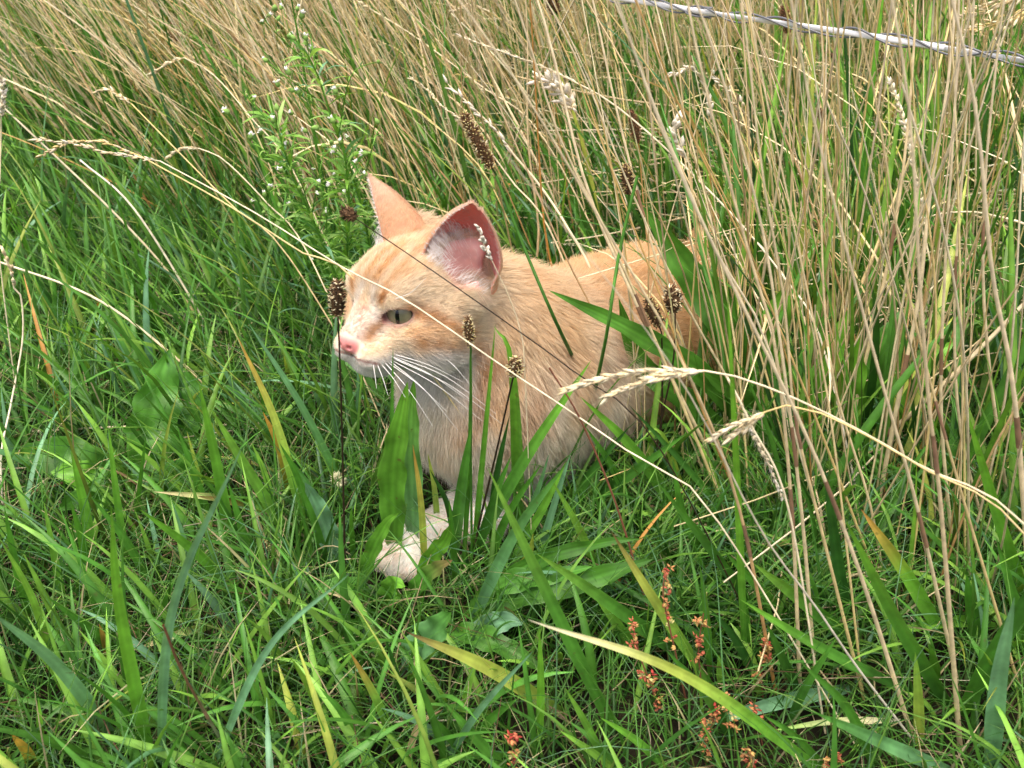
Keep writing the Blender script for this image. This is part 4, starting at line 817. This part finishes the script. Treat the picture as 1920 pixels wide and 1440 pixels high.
plantain_head('long brown plantain head touching the fence tape on a green stem', (1468, 10), (1478, 62), .98, 22, [(1480, 66), (1490, 180), (1498, 330), (1496, 450)], 'dm', 'nrn', 3.0, 140)
plantain_head('brown plantain head cut by the top edge on a dark green stem', (1032, -14), (1042, 28), 1.05, 26, [(1044, 32), (1055, 90), (1075, 180), (1110, 300)], 'dm', 'nnk', 2.4, 110)
plantain_head('dark red-brown plantain head under the fence tape near the right edge', (1736, 54), (1744, 82), 1.15, 16, [(1746, 86), (1752, 180), (1760, 300)], 'so', 'kr', 1.6, 70)
plantain_head('dark plantain head half hidden just under the fence tape in the tall straw', (1558, 100), (1580, 120), 1.05, 18, [(1584, 122), (1640, 190), (1690, 300)], 'dm', 'kk', 2.2, 70)
plantain_head('dark brown withered plantain head in the shade among the right straw', (1680, 420), (1684, 460), .74, 15, [(1685, 464), (1684, 560), (1684, 700)], 'kk', 'kn', 1.8, 70)
plantain_head('withered brown plantain head fallen flat on the turf at the bottom', (560, 1362), (632, 1352), .40, 26, [(640, 1352), (690, 1375), (730, 1400)], 'sn', 'nro', 1.6, 100, .6)

def seed_grass(label, head, stem, hcol, size=(10, 4), n=40, openness=.5, Yh=None, sw=1.6, scol='sp', fluffy=0, branch=0):
    """head and stem as (px, py, Y) points from the tip down"""
    extra = head[1:] if isinstance(head[0], list) else []; head = head[0] if extra else head
    hp = smooth_path(np.array([PX(*p) for p in head]), 26); sp_ = stem_path(stem); base = sp_[-1].copy(); base[2] = 0; m0 = mpp(hp[-1])
    root = thing('seed_grass', base, label, 'grass stem', 'dry grass stems with seed heads')
    tube_thing(root, 'stem', np.concatenate([hp[-1:], sp_]), sw*.5*m0, sw*.62*m0, scol, M_STRAW, base, 26)
    a = Acc(); hc = [CM[c] for c in hcol]; paths = [hp]+[smooth_path(np.array([PX(*p) for p in h_]), 26) for h_ in extra]
    for hp in paths: tube(a, hp, np.linspace(.25*sw*m0, .5*sw*m0, 26), CM[scol[0]], 4)
    for i in range(n*len(paths)):
        hp = paths[i % len(paths)]; T = unit(np.gradient(hp, axis=0)); u = (i//len(paths)+random.random())/n; f_ = u*25; k = int(f_); p = hp[k]; d = -T[k]; o = np.cross(d, unit([random.gauss(0, 1) for _ in range(3)])); o = unit(o)
        if branch: p = p+o*branch*m0*random.random()*(.3+u)+np.array([0, 0, -branch*m0*.3*random.random()])
        c = hc[random.randrange(len(hc))]*random.uniform(.8, 1.12); s_ = random.uniform(.7, 1.25)
        lens(a, p, d+o*openness*random.uniform(.4, 1.3), size[0]*m0*s_, size[1]*1.45*m0*s_, c, 5, .6, colt=np.minimum(c*1.08, .9))
        for q in range(fluffy):
            o2 = unit([random.gauss(0, 1) for _ in range(3)]); e = p+unit(d*1.2+o2*.8)*size[0]*m0*random.uniform(.8, 1.6); tube(a, [p, (p+e)/2, e], [.22*m0, .2*m0, .1*m0], np.minimum(c*1.1, .9), 3)
    a.build('seed_head', M_SEED, root, base); return root
seed_grass('two-pronged pale seed head on a long stem running down across the face of the cat', [(72, 262, .62), (140, 270, .62), (200, 285, .615), (300, 302, .61)], [(480, 400, .58), (640, 500, .545), (760, 562, .50), (950, 692, .475), (1060, 765, .46), (1200, 862, .435), (1330, 955, .415)], 'psw', (17, 4.5), 46, .35, sw=2.6, scol='pp')
seed_grass('tan seed head drooping left under the pale two-pronged one', [(80, 290, .64), (130, 268, .64), (190, 266, .635), (262, 292, .63)], [(420, 380, .60), (560, 470, .57), (700, 560, .56)], 'sgp', (16, 4.5), 34, .35, sw=3, scol='gs')
seed_grass('short tan seed head in the green meadow at the left, above the two-pronged one', [(184, 172, .80), (205, 168, .80), (226, 182, .80), (248, 196, .80)], [(330, 280, .77), (440, 390, .74), (540, 480, .72)], 'sp', (13, 4.5), 22, .5, sw=2.4, scol='gs')
seed_grass('white husked panicle hanging over the straw, its stem bowing far to the right', [(868, 70, .78), (950, 100, .775), (1030, 130, .77), (1090, 160, .765)], [(1150, 195, .76), (1250, 280, .74), (1380, 410, .70), (1470, 520, .66), (1540, 640, .62)], 'ppw', (14, 2.6), 60, .25, sw=3.4, scol='pw', fluffy=1)
seed_grass('cluster of loose white husks dangling below the bowed panicle', [(1010, 146, .77), (1040, 158, .77), (1062, 182, .77), (1080, 210, .77)], [(1110, 250, .77), (1150, 320, .765), (1190, 440, .76)], 'wwp', (22, 8), 44, .9, sw=2.4, scol='pw', branch=14)
seed_grass('pale rough spike leaning to the long brown plantain head', [(772, 148, .80), (800, 168, .80), (830, 200, .795), (862, 222, .79)], [(900, 260, .785), (960, 340, .77), (1040, 450, .74)], 'pps', (9, 3), 50, .4, sw=3, scol='ps')
seed_grass('silvery spike with a few fat white husks right of the long brown plantain head', [(840, 158, .78), (880, 196, .775), (925, 240, .77), (968, 296, .765)], [(1010, 345, .76), (1060, 420, .74), (1120, 540, .71)], 'ww', (18, 5.5), 22, .45, sw=4.6, scol='pp')
seed_grass('fluffy white spike hanging from an arched stem in the tall straw', [(1262, 138, .86), (1300, 130, .86), (1325, 165, .86), (1332, 232, .86)], [(1350, 290, .86), (1372, 400, .85), (1380, 520, .84)], 'wwp', (15, 5), 46, .6, sw=2.2, scol='sp', fluffy=1)
seed_grass('loose arched panicle with hanging husks right of the fluffy white spike', [(1338, 140, .84), (1362, 165, .84), (1378, 190, .84), (1400, 215, .84)], [(1430, 270, .82), (1465, 370, .80), (1500, 500, .78)], 'wp', (16, 5), 18, .8, sw=2, scol='pp', branch=8)
seed_grass('plump cream husks stacked on a stem above the back of the cat', [(1270, 226, .74), (1262, 250, .74), (1275, 275, .74), (1288, 302, .74)], [(1310, 330, .735), (1340, 400, .72), (1400, 520, .68), (1450, 640, .64)], 'ww', (24, 8.5), 17, .7, sw=2.4, scol='pp')
seed_grass('long downy grey spike hanging among the right straw', [(1670, 160, .74), (1692, 220, .74), (1708, 290, .735), (1722, 350, .73), (1730, 436, .73)], [(1742, 480, .72), (1760, 580, .71), (1762, 700, .70)], 'wpp', (15, 4.5), 90, .5, sw=4, scol='pp', fluffy=2)
seed_grass('large soft pale seed head close to the lens, drooping left from an arching stem', [[(1070, 728, .40), (1130, 710, .40), (1210, 697, .40), (1320, 695, .40)], [(1142, 742, .398), (1190, 722, .398), (1250, 704, .398), (1320, 696, .40)]], [(1400, 712, .397), (1540, 770, .39), (1720, 870, .375), (1960, 1030, .35)], 'psp', (27, 7), 80, .34, sw=4, scol='ps', fluffy=1)
seed_grass('smaller soft seed head close to the lens, below the large drooping one', [[(1338, 820, .395), (1370, 800, .395), (1400, 788, .395), (1436, 772, .395)], [(1372, 818, .395), (1390, 806, .395), (1410, 792, .395), (1436, 772, .395)]], [(1462, 760, .39), (1540, 775, .385), (1720, 872, .37), (1950, 1040, .345)], 'psp', (24, 6.5), 40, .34, sw=3.6, scol='gs', fluffy=1)
seed_grass('downy whitish spike standing between the two soft seed heads and the straw', [(1466, 930, .42), (1440, 870, .42), (1405, 800, .42), (1392, 760, .42)], [(1360, 700, .43), (1300, 610, .45), (1250, 520, .47)][:1]+[(1410, 800, .415), (1480, 960, .40)], 'pwp', (16, 4.5), 60, .45, sw=4, scol='pp', fluffy=2)
seed_grass('wide tan panicle in the top right corner beyond the fence tape', [(1800, 30, .95), (1840, 22, .95), (1880, 2, .95), (1920, -20, .95)], [(1960, 60, .94), (1985, 220, .92)], 'psp', (20, 5), 46, .6, sw=2.2, scol='sp', branch=14)
seed_grass('tan panicle just under the fence tape at the right edge', [(1800, 62, .92), (1850, 50, .92), (1890, 36, .92), (1930, 10, .92)], [(1970, 100, .90), (1985, 260, .88)], 'psg', (18, 5), 34, .6, sw=2.2, scol='sp', branch=12)
seed_grass('small pale spikelet lying against the near ear of the cat', [(898, 424, .52), (904, 450, .52), (915, 475, .52), (924, 492, .52)], [(930, 505, .52), (956, 560, .52), (978, 630, .518), (985, 720, .515)], 'ww', (15, 6.5), 16, .75, sw=2, scol='pp')
seed_grass('ragged whitish spike in the straw right of the haunch of the cat', [(1440, 392, .76), (1444, 430, .76), (1450, 470, .76), (1452, 506, .76)], [(1456, 540, .755), (1462, 620, .745), (1470, 720, .73)], 'wpp', (13, 4), 44, .7, sw=3.4, scol='sp', fluffy=2)
seed_grass('bent pale straw with a thin empty spike pointing left at the right edge', [(1756, 402, .70), (1790, 398, .70), (1830, 398, .70), (1880, 408, .70)], [(1930, 424, .69), (1990, 470, .67)], 'pp', (9, 3), 26, .2, sw=5, scol='pp')
seed_grass('fluffy white spike cut by the left edge of the meadow', [(4, 150, .76), (6, 175, .76), (4, 200, .76), (2, 222, .76)], [(2, 250, .76), (0, 330, .75), (-4, 450, .73)], 'wp', (15, 5), 36, .6, sw=2.4, scol='pp', fluffy=2)
seed_grass('withered grey seed head drooping at the left edge beside a pale curved straw', [(4, 470, .66), (14, 490, .66), (22, 510, .66), (26, 540, .66)], [(40, 560, .66), (42, 640, .65), (20, 760, .62), (2, 860, .58)], 'ps', (14, 5), 20, .5, sw=3.4, scol='pw')
seed_grass('thin arching panicle far back at the top, above the long brown plantain head', [(852, 18, 1.15), (880, 12, 1.15), (900, 16, 1.15), (925, 26, 1.15)], [(980, 70, 1.13), (1040, 160, 1.10), (1100, 280, 1.05)], 'ps', (14, 4), 24, .35, sw=1.8, scol='gs')
seed_grass('slim straw plume leaning from the top edge into the straw field', [(646, -6, 1.1), (670, 2, 1.1), (700, 20, 1.1)], [(780, 70, 1.06), (900, 160, 1.0), (1020, 260, .95)], 'ps', (10, 3), 26, .3, sw=2.2, scol='ps')
seed_grass('drooping tan spikelet curl above the left meadow, left of the white-flowered weed', [(286, 138, .98), (306, 124, .98), (326, 114, .98), (345, 108, .98)], [(400, 140, .95), (470, 220, .90), (560, 340, .84)], 'ps', (13, 4), 26, .4, sw=2, scol='ps')
seed_grass('curled tan spikelet over the left grass beside the pale upright blade', [(316, 294, .86), (332, 284, .86), (350, 278, .86), (372, 278, .86)], [(420, 300, .84), (500, 380, .80), (580, 480, .74)], 'ps', (13, 4), 26, .4, sw=2.2, scol='ps')
tuft('grass_stalk', 'pale yellowish blade standing upright among the left green grass', 'grass', [(15, 'yls', 'g', [(330, 385), (352, 320), (392, 242)], .0)])
tuft('grass_stalk', 'long dark green rush stem rising to the fence tape right of the reddish heads', 'grass', [(11, 'dd', 't', [(1590, 640), (1600, 380), (1590, 160), (1576, -20)], .02)])
tuft('grass_stalk', 'broad dark green blade crossing the fence tape', 'grass', [(15, 'dmf', 'g', [(1600, 620), (1625, 260), (1655, 0), (1668, -60)], .02)])
tuft('grass_stalk', 'long dark green rush stem leaning across the back of the cat', 'grass', [(11, 'dm', 't', [(1120, 760, ), (1050, 620, .55), (985, 470, .56), (930, 330, .57)], .0)])
tuft('grass_stalk', 'mid green stem rising over the flank of the cat beside the bent plantain leaf', 'grass', [(11, 'mm', 't', [(1100, 800), (1135, 640, .52), (1160, 480, .53), (1195, 330, .54)], .0)])
tuft('grass_stalk', 'thin reddish stem slanting down before the flank to the red sorrel', 'grass', [(6, 'rr', 't', [(1225, 1180), (1160, 960), (1090, 790), (1030, 690)], .0)])
tuft('straw_stalk', 'long straight pale straw cutting across the left meadow', 'straw', [(6, 'gpp', 't', [(395, 650), (330, 530), (215, 400), (0, 195)], .05)])
tuft('straw_stalk', 'long pale straw sloping from the left edge through the green grass', 'straw', [(7, 'gpp', 't', [(460, 800), (340, 680), (180, 560), (-10, 488)], .05)])
tuft('straw_stalk', 'white straw running from the pale upright blade down into the dark gap', 'straw', [(6, 'pw', 't', [(420, 680), (370, 580), (250, 390), (150, 300)], .06)])

# sorrel
def sorrel(label, Y, stem, clusters, scale=1.0):
    Y -= .028
    sp_ = stem_path([(p[0], p[1], Y) for p in stem]); base = sp_[-1].copy(); base[2] = 0; root = thing('sorrel_plant', base, label, 'sorrel', 'red sorrel spikes in the lower right')
    m0 = mpp(sp_[0]); tube_thing(root, 'stem', sp_, 1.2*m0, 2.2*m0, 'rr', M_STRAW, base, 24)
    for (x, y0, y1, n) in clusters:
        a = Acc()
        for i in range(n):
            u = random.random(); p = PX(x+random.gauss(0, 4.5)*scale+3*math.sin(u*9), y0+(y1-y0)*u, Y-random.uniform(-.004, .006))
            c = [L_(194, 112, 84), L_(214, 178, 108), L_(208, 146, 96), L_(200, 196, 128), L_(182, 74, 66)][random.choices(range(5), [3, 3, 3, 1, 2 if u < .4 else .6])[0]]
            for q in range(3): lens(a, p, [random.gauss(0, 1) for _ in range(3)], 11*m0*scale, 8.5*m0*scale, c*random.uniform(.8, 1.1), 5, .35)
        a.build('flower_cluster', M_SEED, root, base)
sorrel('tall sorrel with a chain of red and yellow flowers on a long red stem', .425, [(1250, 1062), (1244, 1120), (1268, 1230), (1290, 1330)], [(1250, 1058, 1100, 11), (1246, 1105, 1135, 6), (1252, 1150, 1175, 5), (1256, 1190, 1215, 4)])
sorrel('sorrel with pink and cream flowers leaning left of the tall one', .415, [(1186, 1168), (1200, 1230), (1225, 1300), (1245, 1400)], [(1186, 1165, 1195, 9), (1186, 1205, 1225, 5), (1202, 1255, 1270, 5), (1222, 1262, 1300, 12), (1234, 1308, 1330, 6)])
sorrel('short orange sorrel between the grass blades right of the tall one', .43, [(1319, 1150), (1310, 1220), (1318, 1310)], [(1319, 1150, 1178, 9), (1308, 1192, 1212, 6), (1306, 1225, 1240, 3)])
sorrel('bright orange and yellow sorrel head standing among the right straw', .43, [(1432, 1198), (1428, 1270), (1436, 1370)], [(1433, 1198, 1245, 14), (1422, 1262, 1276, 5)])
sorrel('dense branched sorrel with cream flowers near the bottom edge', .385, [(1355, 1300), (1330, 1380), (1320, 1470)], [(1358, 1300, 1335, 14), (1338, 1322, 1352, 14), (1324, 1350, 1395, 16), (1322, 1400, 1428, 10), (1372, 1335, 1375, 8)])
sorrel('thin sorrel stalk with two little red flowers right of the dense one', .39, [(1414, 1322), (1424, 1370), (1440, 1450)], [(1414, 1320, 1332, 4), (1421, 1346, 1358, 4)])
sorrel('red-tipped sorrel at the bottom edge below the middle of the picture', .365, [(958, 1376), (962, 1420), (962, 1480)], [(958, 1374, 1400, 9), (962, 1405, 1440, 10)], 1.1)
sorrel('red sorrel cut by the bottom edge right of the dense branched one', .365, [(1402, 1400), (1406, 1440), (1410, 1490)], [(1403, 1398, 1440, 12)], 1.1)
sorrel('crimson and cream sorrel lying over at the bottom edge', .37, [(1568, 1414), (1548, 1436), (1540, 1490)], [(1568, 1412, 1428, 8), (1550, 1424, 1440, 8)], 1.1)

# fleabane: narrow leaves, branching tops, white-tipped buds
def fleabane(label, Y, stem, branches, nleaf, buds):
    sp_ = stem_path([(p[0], p[1], Y) for p in stem]); base = sp_[-1].copy(); base[2] = 0; root = thing('fleabane_plant', base, label, 'weed', 'white-flowered weeds behind the far ear of the cat')
    m0 = mpp(sp_[0]); tube_thing(root, 'stem', sp_, 1.6*m0, 3.6*m0, 'fm', M_GRASS, base, 26)
    a = Acc(); main = smooth_path(sp_, 40)[:32]; nleaf = int(nleaf*1.8)
    for br in branches:
        q = np.array([PX(x, y, Y+random.uniform(-.04, .04)) for x, y in br]); q = smooth_path(q, 14); tube(a, q, np.linspace(.9*m0, 1.6*m0, 14), CM['f'], 4)
        for k in range(2, 14): leaflet(a, q[k], m0, Y, 20)
    for i in range(nleaf): leaflet(a, main[random.randrange(3, 32)], m0, Y, 60)
    a.build('foliage', M_GRASS, root, base)
    for (x, y) in buds:
        a = Acc(); p = PX(x, y, Y+random.uniform(-.05, .03)); d = unit([random.gauss(-.2, .4), random.gauss(-.3, .3), random.gauss(.7, .3)]); s_ = random.uniform(.75, 1.15)
        lens(a, p, d, 16*m0*s_, 10*m0*s_, L_(140, 180, 92), 7)
        if random.random() < .8:
            for q in range(7): lens(a, p+d*8.5*m0*s_, d+np.array([random.gauss(0, .35) for _ in range(3)]), 9.5*m0*s_, 5*m0*s_, L_(240, 240, 232), 4, .6)
        tube(a, [p, p-d*8*m0+[0, 0, -6*m0], p-d*10*m0+[0, 0, -26*m0]], [.6*m0]*3, CM['f'], 4); a.build('flower_bud', M_SEED, root, base)
def leaflet(a, p, m0, Y, L0):
    az = random.uniform(0, 6.28); d = np.array([math.cos(az), math.sin(az)*.7, random.uniform(-.1, .9)]); l_ = L0*m0*random.uniform(.5, 1.2); d = unit(d)
    q = smooth_path([p, p+d*l_*.5+[0, 0, l_*.08], p+d*l_-[0, 0, l_*random.uniform(0, .25)]], 6); t = np.linspace(0, 1, 6); T = unit(np.gradient(q, axis=0)); sd = unit(np.cross(T, [random.gauss(0, .4), random.gauss(0, .4), 1])); w = l_*.06*np.sin(np.clip(t*.92+.06, 0, 1)*math.pi)[:, None]
    c = [G_LITE, G_MID, L_(160, 200, 108), G_BLUE][random.choices(range(4), [4, 1, 4, 1])[0]]*random.uniform(1, 1.3); nn = np.cross(sd, T)
    a.add(np.stack([q-sd*w, q-nn*w*.4, q+sd*w], 1), gridfaces(6, 3), c)
fleabane('tallest white-budded weed with narrow fresh green leaves in the straw, reaching the top edge', .79, [(545, 60), (590, 130), (625, 230), (665, 340), (690, 440), (700, 520)],
    [[(498, 40), (530, 75), (575, 115)], [(556, 25), (580, 60), (592, 130)], [(548, 75), (575, 100), (600, 150)], [(555, 175), (590, 195), (620, 225)], [(710, 115), (660, 140), (636, 240)], [(640, 225), (635, 260), (650, 300)], [(712, 238), (700, 270), (684, 330)], [(500, 115), (545, 150), (600, 190)]], 70,
    [(500, 32), (515, 22), (492, 44), (556, 22), (566, 36), (541, 70), (555, 76), (575, 78), (553, 172), (562, 178), (710, 120), (572, 85), (528, 20), (503, 116), (545, 142), (524, 164), (632, 178), (711, 234), (640, 225), (628, 232), (520, 40), (590, 96)])
fleabane('bushy white-budded weed left of the tallest one, full of little buds', .77, [(505, 180), (520, 240), (550, 330), (590, 420), (630, 520)],
    [[(450, 170), (480, 200), (515, 240)], [(470, 260), (505, 290), (545, 320)], [(560, 230), (550, 270), (545, 320)], [(480, 330), (530, 370), (570, 390)], [(610, 270), (600, 320), (585, 400)], [(540, 290), (560, 330), (580, 390)], [(620, 330), (615, 380), (610, 450)], [(500, 400), (550, 430), (600, 450)]], 90,
    [(432, 214), (470, 262), (490, 250), (475, 190), (505, 358), (498, 370), (530, 322), (536, 312), (471, 380), (494, 400), (528, 392), (549, 392), (563, 354), (590, 318), (612, 275), (618, 282), (622, 270), (628, 288), (625, 340), (645, 368), (600, 350), (560, 300), (540, 270), (512, 232), (583, 487), (610, 400), (576, 250), (600, 240), (548, 214), (520, 210)])
fleabane('low leafy white-budded weed directly behind the far ear of the cat', .78, [(640, 250), (650, 320), (655, 400), (650, 500)],
    [[(600, 300), (630, 330), (652, 370)], [(690, 300), (675, 340), (656, 380)], [(610, 400), (630, 420), (652, 440)], [(600, 360), (620, 390), (650, 420)]], 60,
    [(628, 330), (640, 300), (622, 352), (605, 402), (611, 486), (690, 290), (668, 310), (604, 368), (640, 270), (655, 262), (628, 372), (690, 330)])

# clover head
p = PX(634, 900, .55); a = Acc()
for i in range(70): d = unit([random.gauss(0, 1), random.gauss(0, 1), random.gauss(.2, 1)]); lens(a, p+d*.0012, d, .0062, .0018, L_(214, 214, 176)*random.uniform(.8, 1.1), 4, .5)
b0 = np.array([p[0], p[1], 0]); t_ = thing('clover_flower', b0, 'cream clover flower half hidden left of the plantain leaves', 'clover'); a.build('flower_head', M_SEED, t_, b0); tube_thing(t_, 'stem', [p, b0*1.0], .0008, .001, 'mm', M_GRASS, b0, 6)

# electric fence tape with two grey wires wound about it
fp = [PX(1090, -14, .98), PX(1300, 20, .88), PX(1540, 54, .80), PX(1760, 88, .735), PX(1960, 120, .69)]
e0, e1 = fp[0], fp[-1]; ext = unit(e1-e0); fpts = smooth_path([fp[0]-ext*1.4, *fp, fp[-1]+ext*.9], 260)
T = unit(np.gradient(fpts, axis=0)); tp_ = thing('fence_tape', fp[2], 'white electric fence tape with grey wires wound around it, crossing the top right corner', 'fence')
up = unit(np.cross(np.cross(T, [0, 0, 1.]), T)); sd = np.cross(T, up); s_ = np.cumsum(np.concatenate([[0], np.linalg.norm(np.diff(fpts, axis=0), axis=1)]))
a = Acc(); roll = .35*np.sin(s_*24); u1 = up*np.cos(roll)[:, None]+sd*np.sin(roll)[:, None]; u2 = np.cross(T, u1); hw, th_ = .0023, .0009; pr_ = []
for k in range(10):
    an = 2*math.pi*k/10; pr_.append(fpts+u1*hw*math.cos(an)*1.0+u2*th_*math.sin(an))
a.add(np.stack(pr_, 1), gridfaces(260, 10, True), (.80, .82, .86)); a.build('tape', M_TAPE, tp_, fp[2])
fine = smooth_path(fpts[::6], 900); Tf = unit(np.gradient(fine, axis=0)); upf = unit(np.cross(np.cross(Tf, [0, 0, 1.]), Tf)); sdf = np.cross(Tf, upf); sf = np.cumsum(np.concatenate([[0], np.linalg.norm(np.diff(fine, axis=0), axis=1)]))
for ph in (0, 2.4):
    an = sf*2*math.pi/.088+ph+.5*np.sin(sf*31+ph); a = Acc(); tube(a, fine+upf*(.0042*np.cos(an))[:, None]+sdf*(.0026*np.sin(an))[:, None], .00085, (.12, .13, .15), 6); a.build('wire', M_WIRE, tp_, fp[2])
